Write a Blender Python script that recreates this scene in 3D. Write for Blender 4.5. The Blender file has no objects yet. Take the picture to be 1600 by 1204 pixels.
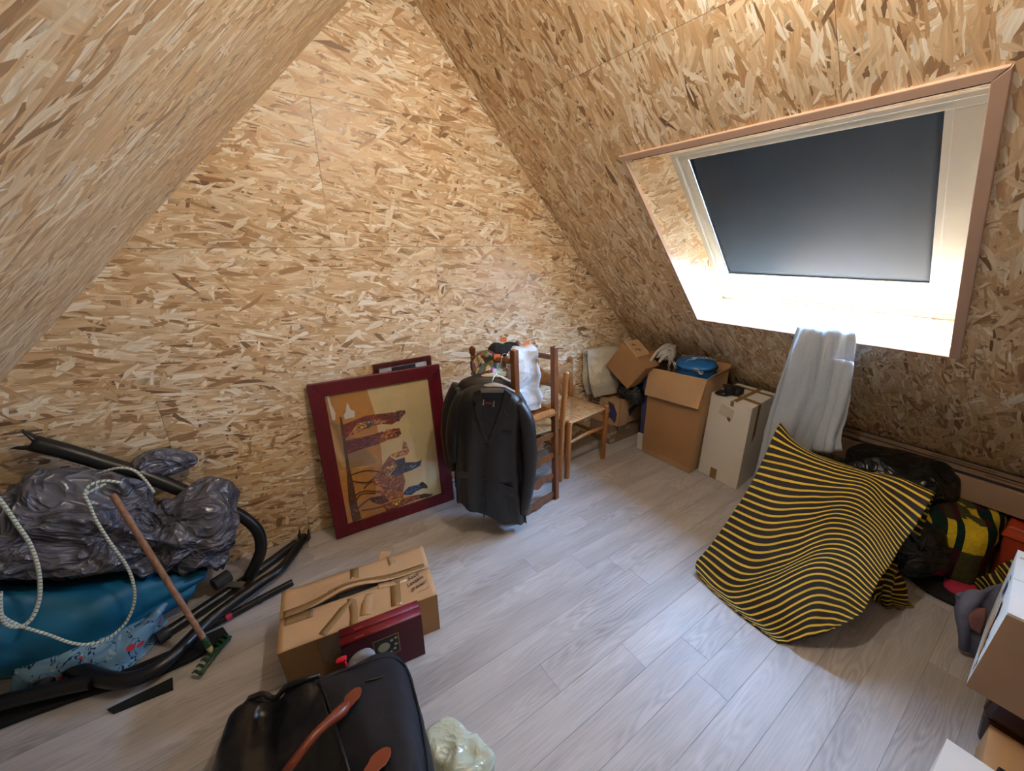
import bpy, math, random
import numpy as np
from mathutils import Vector, Matrix, noise
random.seed(7)
sc = bpy.context.scene
col = sc.collection
R = math.radians

# ------------------------------------------------------------ camera
cam = bpy.data.cameras.new('camera'); co = bpy.data.objects.new('camera', cam); col.objects.link(co)
yaw, pitch, roll = R(34.351), R(19.306), R(-0.473)
fwd = Vector((math.sin(yaw)*math.cos(pitch), math.cos(yaw)*math.cos(pitch), -math.sin(pitch)))
rt0 = Vector((math.cos(yaw), -math.sin(yaw), 0)); up0 = rt0.cross(fwd)
rt = rt0*math.cos(roll) + up0*math.sin(roll); up = -rt0*math.sin(roll) + up0*math.cos(roll)
mw = Matrix((rt, up, -fwd)).transposed().to_4x4(); mw.translation = (0, 0, 1.55)
co.matrix_world = mw
cam.sensor_width = 36; cam.lens = 13.946; cam.clip_start = 0.02
sc.camera = co

# ------------------------------------------------------------ sky, lamp strength, exposure
SKY = (0.36, 0.60, 1.0); SKY_STRENGTH = 120.0
SUN_STRENGTH = 110.0; SUN_DIR = (-.25, -.65, -.72)
LAMP_STRENGTH = 490.0; LAMP_COLOR = (1.0, 0.95, 0.86)
EXPOSURE = 0.88
w = bpy.data.worlds.new('sky'); sc.world = w; w.use_nodes = True
bg = w.node_tree.nodes['Background']; bg.inputs[0].default_value = (*SKY, 1); bg.inputs[1].default_value = SKY_STRENGTH
sl_ = bpy.data.lights.new('sun', 'SUN'); sl_.energy = SUN_STRENGTH; sl_.angle = R(.6); sl_.color = (1.0, .95, .88)
so_ = bpy.data.objects.new('sun', sl_); col.objects.link(so_); so_.rotation_euler = Vector(SUN_DIR).to_track_quat('-Z', 'Y').to_euler(); so_.location = (5, 4, 6)
sc.view_settings.view_transform = 'Standard'; sc.view_settings.look = 'None'
sc.view_settings.gamma = 1.0; sc.view_settings.use_curve_mapping = False
sc.view_settings.exposure = EXPOSURE
sc.cycles.diffuse_bounces = 4; sc.cycles.glossy_bounces = 3; sc.cycles.max_bounces = 8
sc.cycles.transparent_max_bounces = 12
sc.cycles.sample_clamp_indirect = 8.0
sc.cycles.caustics_reflective = False; sc.cycles.caustics_refractive = False
sc.cycles.use_denoising = True; sc.cycles.adaptive_threshold = 0.03

# ------------------------------------------------------------ room measures (metres)
AX, AZ, SL = 0.8494, 2.7652, 1.0315          # ridge x, ridge z, pitch of both roof slopes
GY, BY = 2.2072, -2.0                        # gable wall, wall behind the camera
NS = math.hypot(1, SL)
HALF = AZ/SL; SMAX = HALF*NS
XL, XR = AX-HALF, AX+HALF
WY0, WY1, WS0, WS1 = 0.293, 1.447, 1.157, 2.324     # skylight opening on the right slope

# ------------------------------------------------------------ helpers
class Geo:
    def __init__(s): s.v = []; s.f = []; s.uv = None
    def add(s, v, f):
        n = len(s.v); s.v += [tuple(p) for p in v]; s.f += [tuple(i+n for i in q) for q in f]; return s
    def join(s, g): return s.add(g.v, g.f)
    def xf(s, m): s.v = [tuple(m @ Vector(p)) for p in s.v]; return s
    def move(s, d): s.v = [(p[0]+d[0], p[1]+d[1], p[2]+d[2]) for p in s.v]; return s
def box(x0, x1, y0, y1, z0, z1, g=None):
    g = g or Geo()
    return g.add([(x0,y0,z0),(x1,y0,z0),(x1,y1,z0),(x0,y1,z0),(x0,y0,z1),(x1,y0,z1),(x1,y1,z1),(x0,y1,z1)],
                 [(3,2,1,0),(4,5,6,7),(0,1,5,4),(1,2,6,5),(2,3,7,6),(3,0,4,7)])
def hexa(b, t, g=None):           # bottom 4 (ccw from above), top 4
    g = g or Geo()
    return g.add(list(b)+list(t), [(3,2,1,0),(4,5,6,7),(0,1,5,4),(1,2,6,5),(2,3,7,6),(3,0,4,7)])
def prism(poly, z0, z1, g=None):  # ccw polygon in xy
    g = g or Geo(); n = len(poly)
    return g.add([(x,y,z0) for x,y in poly]+[(x,y,z1) for x,y in poly],
                 [tuple(range(n-1,-1,-1)), tuple(range(n,2*n))]+[(i,(i+1)%n,n+(i+1)%n,n+i) for i in range(n)])
def cr(pts, n):                   # Catmull-Rom through points, n steps per span
    P = [np.array(p, float) for p in pts]; P = [2*P[0]-P[1]]+P+[2*P[-1]-P[-2]]; out = []
    for i in range(1, len(P)-2):
        a, b, c, d = P[i-1:i+3]
        for k in range(n):
            t = k/n; out.append(.5*((2*b)+(c-a)*t+(2*a-5*b+4*c-d)*t*t+(3*b-a-3*c+d)*t**3))
    out.append(P[-2]); return out
def tube(pts, r, seg=10, n=0, caps=True, g=None, flat=1.0):
    g = g or Geo()
    if n: 
        if not isinstance(r, (int, float)): r = [float(x[0]) for x in cr([(q,) for q in r], n)]
        pts = cr(pts, n)
    pts = [Vector(p) for p in pts]; m = len(pts)
    rs = [r]*m if isinstance(r, (int, float)) else list(r)
    vs = []; nrm = None
    for i, p in enumerate(pts):
        t = (pts[min(i+1, m-1)]-pts[max(i-1, 0)])
        t = t.normalized() if t.length > 1e-9 else Vector((0, 0, 1))
        if nrm is None:
            a = Vector((0, 0, 1)) if abs(t.z) < .9 else Vector((1, 0, 0))
            nrm = t.cross(a).normalized()
        else:
            nrm = (nrm - t*nrm.dot(t)).normalized()
        bn = t.cross(nrm)
        for k in range(seg):
            an = 2*math.pi*k/seg; vs.append(p + (nrm*math.cos(an) + bn*math.sin(an)*flat)*rs[i])
    fs = [(i*seg+k, i*seg+(k+1)%seg, (i+1)*seg+(k+1)%seg, (i+1)*seg+k) for i in range(m-1) for k in range(seg)]
    if caps: fs += [tuple(range(seg-1, -1, -1)), tuple(range((m-1)*seg, m*seg))]
    return g.add(vs, fs)
def lathe(prof, seg=16, g=None, cx=0, cy=0):   # (r, z) from bottom to top
    return tube([(cx, cy, z+1e-5*i) for i, (r, z) in enumerate(prof)], [max(r, 1e-4) for r, z in prof], seg, g=g)
def grid(P, closed_u=False):      # P[i][j] points -> Geo with uv
    n, m = len(P), len(P[0]); g = Geo()
    vs = [p for r in P for p in r]
    fs = [(i*m+j, i*m+(j+1)%m, (i+1)*m+(j+1)%m, (i+1)*m+j) for i in range(n-1) for j in range(m if closed_u else m-1)]
    g.add(vs, fs)
    if not closed_u: g.uv = [(j/(m-1), i/(n-1)) for i in range(n) for j in range(m)]
    return g
def net(ctrl, nu, nv):            # smooth surface through a control net
    rows = [cr(r, nu) for r in ctrl]
    colsn = [cr([rows[i][j] for i in range(len(rows))], nv) for j in range(len(rows[0]))]
    return [[colsn[j][i] for j in range(len(colsn))] for i in range(len(colsn[0]))]
def fold(P, amp, fn):             # push a point grid along its normals by amp*fn(u, v, p)
    A = np.array(P, float); du = np.gradient(A, axis=1); dv = np.gradient(A, axis=0)
    N = np.cross(du, dv); N /= np.linalg.norm(N, axis=2, keepdims=True)+1e-9
    n, m = A.shape[:2]
    for i in range(n):
        for j in range(m):
            A[i, j] += N[i, j]*amp*fn(j/(m-1), i/(n-1), A[i, j])
    return A
def fbm(p, s=1.0, o=3, seed=0.0):
    return noise.fractal(Vector((p[0]*s+seed, p[1]*s+seed*.7, p[2]*s-seed)), 1.0, 2.0, o)
def crease(p, s=1.0, seed=0.0):   # dents between sharp ridges, as in crumpled film; about 0..0.5
    q = Vector((p[0]*s*.6+seed, p[1]*s*.8-seed, p[2]*s+seed*.3))
    q += Vector(noise.noise_vector(q*.7))*.55
    return .30*noise.voronoi(q)[0][0]+.16*noise.voronoi(q*2.3+Vector((7,1,3)))[0][0]
def me_of(name, g, mats, smooth=False, fmat=None):
    m = bpy.data.meshes.new(name); m.from_pydata(g.v, [], g.f); 
    for q in (mats if isinstance(mats, (list, tuple)) else [mats]): m.materials.append(q)
    if fmat: m.polygons.foreach_set('material_index', fmat)
    if g.uv:
        l = m.uv_layers.new(name='uv'); vi = np.zeros(len(m.loops), int); m.loops.foreach_get('vertex_index', vi)
        l.data.foreach_set('uv', np.array(g.uv, float)[vi].ravel())
    if smooth:
        m.polygons.foreach_set('use_smooth', [True]*len(m.polygons))
        if smooth != 'all': m.set_sharp_from_angle(angle=R(smooth if smooth is not True else 40))
    m.validate(); m.update(); return m
def link(name, me, parent=None, loc=(0,0,0), mat=None):
    o = bpy.data.objects.new(name, me); col.objects.link(o)
    if parent: o.parent = parent
    if mat is not None: o.matrix_local = mat
    else: o.location = loc
    return o
def tag(o, label=None, cat=None, group=None, kind=None):
    for k, v in (('label', label), ('category', cat), ('group', group), ('kind', kind)):
        if v: o[k] = v
    return o
def thing(name, label, cat, loc=(0,0,0), rz=0, group=None):
    o = bpy.data.objects.new(name, None); col.objects.link(o); o.empty_display_size = .1
    o.location = loc; o.rotation_euler = (0, 0, rz); return tag(o, label, cat, group)
def part(root, name, g, mat, smooth=False, label=None, bevel=0, solid=0, fmat=None, local=False, sub=0):
    """geometry is in world coordinates unless local; roots used with world geometry are unrotated"""
    if not local:
        d = root.location.copy(); q = root.parent
        while q: d += q.location; q = q.parent
        g.move(-d)
    o = link(name, me_of(name, g, mat, smooth, fmat), root)
    mods(o, bevel, solid, sub)
    if label: o['label'] = label
    return o
def mods(o, bevel=0, solid=0, sub=0):
    if solid:
        m = o.modifiers.new('thickness', 'SOLIDIFY'); m.thickness = abs(solid); m.offset = -1 if solid > 0 else 1
    if bevel:
        m = o.modifiers.new('bevel', 'BEVEL'); m.width = bevel; m.segments = 2; m.limit_method = 'ANGLE'; m.angle_limit = R(40)
    if sub:
        m = o.modifiers.new('smooth', 'SUBSURF'); m.levels = sub; m.render_levels = sub
def single(name, g, mat, label, cat, base, smooth=False, group=None, bevel=0, solid=0, fmat=None, sub=0):
    g.move((-base[0], -base[1], -base[2]))
    o = link(name, me_of(name, g, mat, smooth, fmat), None, base); mods(o, bevel, solid, sub)
    return tag(o, label, cat, group)
def copy_tree(o, parent=None):
    c = o.copy(); col.objects.link(c)
    if parent: c.parent = parent
    for ch in list(o.children): copy_tree(ch, c)
    return c
def frame_m(o, x, y, z):
    m = Matrix((Vector(x).normalized(), Vector(y).normalized(), Vector(z).normalized())).transposed().to_4x4()
    m.translation = o; return m

# ------------------------------------------------------------ materials
class NT:
    def __init__(s, name):
        s.m = bpy.data.materials.new(name); s.m.use_nodes = True; s.t = s.m.node_tree; s.n = s.t.nodes; s.n.clear()
        s.out = s.n.new('ShaderNodeOutputMaterial'); s.b = s.n.new('ShaderNodeBsdfPrincipled')
        s.t.links.new(s.b.outputs[0], s.out.inputs[0])
    def node(s, t, **k):
        q = s.n.new(t)
        for a, b in k.items(): setattr(q, a, b)
        return q
    def l(s, a, b): s.t.links.new(a, b)
    def put(s, i, v):
        if hasattr(v, 'links') or isinstance(v, bpy.types.NodeSocket): s.l(v, i)
        elif isinstance(v, (tuple, list)) and len(v) == 3 and i.type == 'RGBA': i.default_value = (*v, 1)
        else: i.default_value = v
    def math(s, op, a, b=0.0, c=0.0, clamp=False):
        q = s.node('ShaderNodeMath', operation=op, use_clamp=clamp)
        for i, v in enumerate((a, b, c)): s.put(q.inputs[i], v)
        return q.outputs[0]
    def vmath(s, op, a, b):
        q = s.node('ShaderNodeVectorMath', operation=op); s.put(q.inputs[0], a)
        s.put(q.inputs['Scale'] if op == 'SCALE' else q.inputs[1], b); return q.outputs[0]
    def mix(s, f, a, b, typ='RGBA', blend='MIX'):
        q = s.node('ShaderNodeMix', data_type=typ, blend_type=blend) if typ == 'RGBA' else s.node('ShaderNodeMix', data_type=typ)
        k = {'FLOAT': (0, 2, 3, 0), 'VECTOR': (0, 4, 5, 1), 'RGBA': (0, 6, 7, 2)}[typ]
        s.put(q.inputs[k[0]], f); s.put(q.inputs[k[1]], a); s.put(q.inputs[k[2]], b); return q.outputs[k[3]]
    def ramp(s, f, stops, interp='LINEAR'):
        q = s.node('ShaderNodeValToRGB'); q.color_ramp.interpolation = interp; e = q.color_ramp.elements
        while len(e) < len(stops): e.new(.5)
        for a, (p, c) in zip(e, stops): a.position = p; a.color = (*c, 1)
        s.put(q.inputs[0], f); return q.outputs[0]
    def coord(s, k='Object'): return s.node('ShaderNodeTexCoord').outputs[k]
    def mapping(s, v, loc=(0,0,0), rot=(0,0,0), scale=(1,1,1)):
        q = s.node('ShaderNodeMapping'); s.l(v, q.inputs[0]); q.inputs[1].default_value = loc
        q.inputs[2].default_value = rot; q.inputs[3].default_value = scale; return q.outputs[0]
    def noise(s, v, scale=5, detail=2, rough=.5, dist=0, dim='3D'):
        q = s.node('ShaderNodeTexNoise', noise_dimensions=dim); s.l(v, q.inputs['Vector']); q.inputs['Scale'].default_value = scale
        q.inputs['Detail'].default_value = detail; q.inputs['Roughness'].default_value = rough; q.inputs['Distortion'].default_value = dist
        return q.outputs[0]
    def base(s, c, rough=.5, metal=0.0, spec=.5, **k):
        s.put(s.b.inputs['Base Color'], c); s.put(s.b.inputs['Roughness'], rough); s.put(s.b.inputs['Metallic'], metal)
        s.put(s.b.inputs['Specular IOR Level'], spec)
        for a, v in k.items(): s.put(s.b.inputs[a], v)
    def bump(s, h, strength=.3, dist=.01):
        q = s.node('ShaderNodeBump'); q.inputs['Strength'].default_value = strength; q.inputs['Distance'].default_value = dist
        s.l(h, q.inputs['Height']); s.l(q.outputs[0], s.b.inputs['Normal'])
def lin(*c):      # sRGB 0-255 -> linear
    return tuple((x/255/12.92) if x/255 <= .04045 else ((x/255+.055)/1.055)**2.4 for x in c)
def plain(name, c, rough=.5, var=.12, scale=12, metal=0.0, spec=.5, bump=0, bscale=None, stretch=(1,1,1), **k):
    t = NT(name); v = t.mapping(t.coord(), scale=stretch); n = t.noise(v, scale, 3)
    f = t.math('MULTIPLY_ADD', n, 2*var, 1-var)
    cc = t.vmath('SCALE', c, f)
    t.base(cc, rough, metal, spec, **k)
    if bump: t.bump(t.noise(v, bscale or scale*4, 2), bump, .005)
    return t.m

def osb_material():
    t = NT('osb_board'); oi = t.node('ShaderNodeObjectInfo')
    cx = t.node('ShaderNodeCombineXYZ'); t.l(t.math('MULTIPLY', oi.outputs['Random'], 37.0), cx.inputs[0]); t.l(t.math('MULTIPLY', oi.outputs['Random'], 91.0), cx.inputs[1])
    p = t.vmath('ADD', t.coord(), cx.outputs[0])
    wq = t.node('ShaderNodeTexNoise', noise_dimensions='2D'); t.l(p, wq.inputs['Vector']); wq.inputs['Scale'].default_value = 7; wq.inputs['Detail'].default_value = 1
    wob = t.vmath('SCALE', t.vmath('SUBTRACT', wq.outputs['Color'], (.5,.5,.5)), .012)
    p = t.vmath('ADD', p, wob)
    #        angle  len   wid   bias
    layers = [(4, .110, .021, .05), (-13, .095, .023, .05), (19, .10, .014, .06), (-36, .080, .018, .02),
              (6, .060, .0075, .07), (47, .078, .019, -.01), (-74, .072, .016, -.06)]
    cur = None
    for i, (a, ln, wd, bias) in enumerate(layers):
        v = t.mapping(p, loc=(3.7*i, 1.9*i, 0), rot=(0, 0, R(a)))
        v2 = t.mapping(v, scale=(1/ln, 1/wd, 0))
        vo = t.node('ShaderNodeTexVoronoi', voronoi_dimensions='2D', feature='F1', distance='CHEBYCHEV' if i % 3 else 'EUCLIDEAN'); vo.inputs['Scale'].default_value = 1; t.l(v2, vo.inputs['Vector'])
        s3 = t.node('ShaderNodeSeparateColor'); t.l(vo.outputs['Color'], s3.inputs[0])
        pri = t.math('ADD', s3.outputs[0], bias); tone = s3.outputs[1]
        if cur is None: cur = [pri, tone, v]
        else:
            m = t.math('GREATER_THAN', pri, cur[0])
            cur = [t.math('MAXIMUM', pri, cur[0]), t.mix(m, cur[1], tone, 'FLOAT'), t.mix(m, cur[2], v, 'VECTOR')]
    c = t.ramp(cur[1], [(0, lin(122,94,68)), (.03, lin(160,124,88)), (.11, lin(190,152,110)), (.24, lin(207,173,130)), (.42, lin(217,187,146)), (.60, lin(225,199,160)), (.76, lin(232,211,177)), (.88, lin(240,225,197)), (1, lin(250,241,224))])
    g = t.noise(t.mapping(cur[2], scale=(9, 150, 1)), 1, 2, .6, dim='2D')
    g2 = t.noise(p, 2.2, 2, .5, dim='2D')
    k = t.math('MULTIPLY', t.math('MULTIPLY_ADD', g, .62, .69), t.math('MULTIPLY_ADD', g2, .25, .87))
    edge = t.node('ShaderNodeMapRange'); t.l(cur[0], edge.inputs[0]); edge.inputs[1].default_value = .55; edge.inputs[2].default_value = .8; edge.inputs[3].default_value = .72; edge.inputs[4].default_value = 1
    k = t.math('MULTIPLY', k, edge.outputs[0])
    t.base(t.vmath('SCALE', c, k), t.math('MULTIPLY_ADD', cur[1], .22, .34), spec=.42)
    return t.m
OSB = osb_material()

def floor_material():
    t = NT('grey_oak_laminate'); oi = t.node('ShaderNodeObjectInfo')
    cx = t.node('ShaderNodeCombineXYZ'); t.l(t.math('MULTIPLY', oi.outputs['Random'], 53.0), cx.inputs[0]); t.l(t.math('MULTIPLY', oi.outputs['Random'], 29.0), cx.inputs[1])
    p = t.vmath('ADD', t.coord(), cx.outputs[0])
    a = t.noise(t.mapping(p, scale=(2.0, 13, 1)), 1.0, 1.5, .45, dim='2D')
    ring = t.math('SINE', t.math('MULTIPLY', a, 62.0))
    fine = t.noise(t.mapping(p, scale=(5, 190, 1)), 1, 3, .65, dim='2D')
    broad = t.noise(t.mapping(p, scale=(1.4, 8, 1)), 1, 2, dim='2D')
    rmask = t.math('SMOOTH_MIN', t.math('MULTIPLY', t.math('SUBTRACT', t.noise(t.mapping(p, scale=(1.5, 5, 1)), 1, 1, dim='2D'), .36), 3.2, clamp=True), 1, .1)
    f = t.math('ADD', t.math('MULTIPLY', t.math('MULTIPLY', ring, rmask), .085), t.math('MULTIPLY_ADD', fine, .36, t.math('MULTIPLY_ADD', broad, .5, .13)))
    f = t.math('ADD', f, t.math('MULTIPLY_ADD', oi.outputs['Random'], .08, -.04))
    c = t.ramp(f, [(.20, lin(134,130,130)), (.45, lin(165,161,161)), (.62, lin(183,180,180)), (.85, lin(202,200,200))])
    t.base(c, t.math('MULTIPLY_ADD', fine, .15, .36), spec=.4)
    return t.m
LAMINATE = floor_material()

WHITE_PAINT = plain('white_lacquer', lin(236,236,230), .35, .03)
ALU = plain('pale_aluminium', lin(205,205,200), .4, .03, metal=.3)
PINE_TRIM = plain('reddish_pine_trim', lin(198,166,144), .5, .12, 6, stretch=(1,1,8))
BLIND = plain('navy_blackout_fabric', lin(40,54,72), .6, .04, 300, spec=.3)
BLACK_GAP = plain('dark_subfloor', (.02,.018,.015), .9)
def glass_thin():
    t = NT('window_glass'); t.n.remove(t.b)
    tr = t.node('ShaderNodeBsdfTransparent'); gl = t.node('ShaderNodeBsdfGlossy'); gl.inputs['Roughness'].default_value = .02
    mx = t.node('ShaderNodeMixShader'); mx.inputs[0].default_value = .05
    t.l(tr.outputs[0], mx.inputs[1]); t.l(gl.outputs[0], mx.inputs[2]); t.l(mx.outputs[0], t.out.inputs[0])
    return t.m
GLASS = glass_thin()

# ------------------------------------------------------------ floor: slab and laminate planks
fl = link('floor', me_of('floor', box(XL-.1, XR+.1, BY-.1, GY+.1, -.14, -.0105), BLACK_GAP)); tag(fl, kind='structure')
PW, PL = .123, 1.21
anchors = {0: .708, 3: 1.21, 5: 1.47}
shared = {}
def plank_mesh(L, W):
    key = (round(L, 3), round(W, 3))
    if key not in shared:
        c = .0007; g = Geo()
        g.add([(-L/2,-W/2,-.01),(L/2,-W/2,-.01),(L/2,W/2,-.01),(-L/2,W/2,-.01),
               (-L/2,-W/2,-c),(L/2,-W/2,-c),(L/2,W/2,-c),(-L/2,W/2,-c),
               (-L/2+c,-W/2+c,0),(L/2-c,-W/2+c,0),(L/2-c,W/2-c,0),(-L/2+c,W/2-c,0)],
              [(8,9,10,11)]+[(i,(i+1)%4,4+(i+1)%4,4+i) for i in range(4)]+[(4+i,4+(i+1)%4,8+(i+1)%4,8+i) for i in range(4)])
        shared[key] = me_of('plank', g, LAMINATE)
    return shared[key]
k0 = math.floor((BY-.735)/PW); k1 = math.ceil((GY-.735)/PW)
for k in range(k0, k1):
    ya, yb = max(.735+k*PW, BY), min(.735+(k+1)*PW, GY)
    if yb-ya < .01: continue
    x0 = anchors.get(k, random.uniform(0, PL)); x0 -= math.ceil((x0-XL)/PL)*PL
    x = x0
    while x < XR:
        a, b = max(x, XL), min(x+PL, XR)
        if b-a > .02:
            o = link('plank', plank_mesh(b-a-.0004, yb-ya-.0004), fl, ((a+b)/2, (ya+yb)/2, 0))
        x += PL

# ------------------------------------------------------------ walls of OSB boards
def clip(poly, inside):
    out = []
    for i in range(len(poly)):
        a, b = poly[i], poly[(i+1) % len(poly)]; fa, fb = inside(a), inside(b)
        if fa >= 0: out.append(a)
        if (fa >= 0) != (fb >= 0):
            t = fa/(fa-fb); out.append((a[0]+(b[0]-a[0])*t, a[1]+(b[1]-a[1])*t))
    return out
GAP = .0007; TH = .012
def gable(name, Y, inward, label):
    back = prism([(XL-.12, -.05), (XR+.12, -.05), (AX, AZ+.09)], -.05, -TH-.0005)
    m = frame_m((0, Y, 0), (1, 0, 0), (0, 0, 1), (0, -1, 0)) if inward < 0 else frame_m((0, Y, 0), (-1, 0, 0), (0, 0, 1), (0, 1, 0))
    sx = 1 if inward < 0 else -1
    if sx < 0: back.v = [(-x, y, z) for x, y, z in back.v]; back.f = [f[::-1] for f in back.f]
    w = link(name, me_of(name, back, BLACK_GAP), None, mat=m); tag(w, kind='structure')
    rows = [(0, .303, .10), (.303, .928, -.37), (.928, 1.553, .99), (1.553, 2.178, .44), (2.178, 2.8, 4)]
    for z0, z1, xs in rows:
        xs0 = xs - 2.5*math.ceil((xs-XL)/2.5)
        while xs0 < XR:
            q = [(xs0+GAP, z0+GAP), (xs0+2.5-GAP, z0+GAP), (xs0+2.5-GAP, z1-GAP), (xs0+GAP, z1-GAP)]
            q = clip(q, lambda p: (AZ-p[1])-SL*(p[0]-AX)); q = clip(q, lambda p: (AZ-p[1])-SL*(AX-p[0])) if q else q
            if len(q) > 2:
                if sx < 0: q = [(-x, y) for x, y in q][::-1]
                link('board', me_of('board', prism(q, -TH, 0), OSB), w)
            xs0 += 2.5
    return w
gable('wall_back', GY, -1, '')
gable('wall_front', BY, 1, '')
def slope(name, side):
    if side > 0: m = frame_m((AX, 0, AZ), (1, 0, -SL), (0, 1, 0), (SL, 0, 1)); ysg = 1
    else: m = frame_m((AX, 0, AZ), (-1, 0, -SL), (0, -1, 0), (-SL, 0, 1)); ysg = -1
    def yr(a, b): return (a, b) if ysg > 0 else (-b, -a)
    back = Geo()
    if side > 0:
        for s0, s1, a, b in ((-.02, WS0, BY-.1, GY+.1), (WS1+.035, SMAX+.05, BY-.1, GY+.1), (WS0, WS1+.035, BY-.1, WY0-.013), (WS0, WS1+.035, WY1+.013, GY+.1)):
            box(s0, s1, a, b, TH+.0005, .05, back)
    else: box(-.02, SMAX+.05, *yr(BY-.1, GY+.1), TH+.0005, .05, back)
    w = link(name, me_of(name, back, BLACK_GAP), None, mat=m); tag(w, kind='structure')
    bands = [(0, .75, .915 if side > 0 else .60), (.75, 3.25, .602), (3.25, SMAX, .29)] if side > 0 else [(0, .917, .60), (.917, 3.417, .29), (3.417, SMAX, .60)]
    for s0, s1, y0 in bands:
        y = y0 - .628*math.ceil((y0-BY)/.628)
        while y < GY:
            a, b = max(y, BY)+GAP, min(y+.628, GY)-GAP
            y += .628
            if b-a < .01: continue
            A, B = s0+GAP, s1-GAP
            pcs = []
            if side > 0 and A < WS1 and B > WS0 and a < WY1 and b > WY0:
                e = .012
                u, v = max(a, WY0-e), min(b, WY1+e)
                if a >= WY0 and b <= WY1: groups = [[(A, WS0-e, a, b)], [(WS1+e, B, a, b)]]
                elif a < WY0: groups = [[(A, B, a, WY0-e), (A, WS0-e, WY0-e, b), (WS1+e, B, WY0-e, b)]]
                else: groups = [[(A, B, WY1+e, b), (A, WS0-e, a, WY1+e), (WS1+e, B, a, WY1+e)]]
            else: groups = [[(A, B, a, b)]]
            for gr in groups:
                g = Geo()
                for q in gr: box(q[0], q[1], *yr(q[2], q[3]), 0, TH, g)
                link('board', me_of('board', g, OSB), w)
    return m
MR = slope('wall_right', 1)
slope('wall_left', -1)

# ------------------------------------------------------------ skylight (coordinates: s down the slope, y, depth outward)
win = bpy.data.objects.new('window_1', None); col.objects.link(win); win.matrix_world = MR
tag(win, 'white roof window with a blind over a bright gap, deep chipboard reveal', None, None, 'structure')
def wpart(name, g, mat, smooth=False, bevel=0, parent=None, label=None):
    o = link(name, me_of(name, g, mat, smooth), parent or win); mods(o, bevel)
    if label: o['label'] = label
    return o
D0 = .262
bY0, bY1, bS0, bS1, bD = .449, 1.366, 1.381, 2.206, .29      # blind
oS0, oS1, oY0, oY1 = 1.342, 2.418, .300, 1.440       # where the reveal meets the window frame
def quadp(a, b, c, d, th, name):
    a, b, c, d = map(Vector, (a, b, c, d)); n = (b-a).cross(d-a).normalized()*th
    m = frame_m(a, (b-a), n.cross(b-a), n); mi = m.inverted(); g = hexa([a, b, c, d], [p+n for p in (a, b, c, d)])
    g.xf(mi); o = link(name, me_of(name, g, OSB), win, mat=m); return o
i00, i01, i11, i10 = (WS0, WY0, 0), (WS0, WY1, 0), (WS1, WY1, 0), (WS1, WY0, 0)
o00, o01, o11, o10 = (oS0, oY0, D0), (oS0, oY1, D0), (oS1, oY1, D0), (oS1, oY0, D0)
quadp(i11, o11, o10, i10, .012, 'sill_board')
quadp(i01, o01, o11, i11, .012, 'reveal_board')
quadp(i10, o10, o00, i00, .012, 'reveal_board')
quadp(i00, o00, o01, i01, .012, 'head_board')
# outer dark collar behind the boards that keeps daylight out of the roof build-up
g = Geo()
for a, b, c, d in ((WS1+.02, oS1+.06, WY0-.06, WY1+.06), (WS0-.02, oS0-.05, WY0-.06, WY1+.06)):
    hexa([(a+.02 if a > 2 else a, c, .03), (a+.05, c, .03), (a+.05, d, .03), (a+.02 if a > 2 else a, d, .03)], [(b-.03, c, .36), (b, c, .36), (b, d, .36), (b-.03, d, .36)], g)
for a in (WY0-.05, WY1+.03): box(WS0-.02, oS1+.06, a, a+.02, .03, .36, g)
wpart('roof_collar', g, BLACK_GAP)
def ring(S0, S1, Y0, Y1, w, z0, z1, g=None):
    g = g or Geo()
    box(S0, S0+w, Y0, Y1, z0, z1, g); box(S1-w, S1, Y0, Y1, z0, z1, g)
    box(S0+w, S1-w, Y0, Y0+w, z0, z1, g); box(S0+w, S1-w, Y1-w, Y1, z0, z1, g); return g
for nm, q in (('frame_member', (oS0-.02, oS0+.02, oY0-.02, oY1+.02)), ('frame_member', (oS1-.016, oS1+.02, oY0-.02, oY1+.02)),
              ('frame_member', (oS0+.02, oS1-.016, oY0-.02, oY0+.028)), ('frame_member', (oS0+.02, oS1-.016, oY1-.028, oY1+.02))):
    wpart(nm, box(*q, D0, D0+.10), WHITE_PAINT, bevel=.004)
for nm, q in (('sash_rail', (oS0+.02, oS0+.055, oY0+.028, oY1-.028)), ('sash_rail', (oS1-.075, oS1-.018, oY0+.028, oY1-.028)),
              ('sash_stile', (oS0+.055, oS1-.075, oY0+.030, bY0-.022)), ('sash_stile', (oS0+.055, oS1-.075, bY1+.022, oY1-.030))):
    wpart(nm, box(*q, D0+.014, D0+.09), WHITE_PAINT, bevel=.003)
for q in ((oS0+.055, oS1-.075, bY0-.03, bY0+.012), (oS0+.055, oS1-.075, bY1-.012, bY1+.03)):
    wpart('leak_strip', box(*q, bD+.016, D0+.088), WHITE_PAINT, bevel=.002)  # added behind the side rails to stop daylight leaking past the blind
pane = wpart('pane', box(oS0+.05, oS1-.07, oY0+.08, oY1-.08, D0+.062, D0+.066), GLASS)
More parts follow.
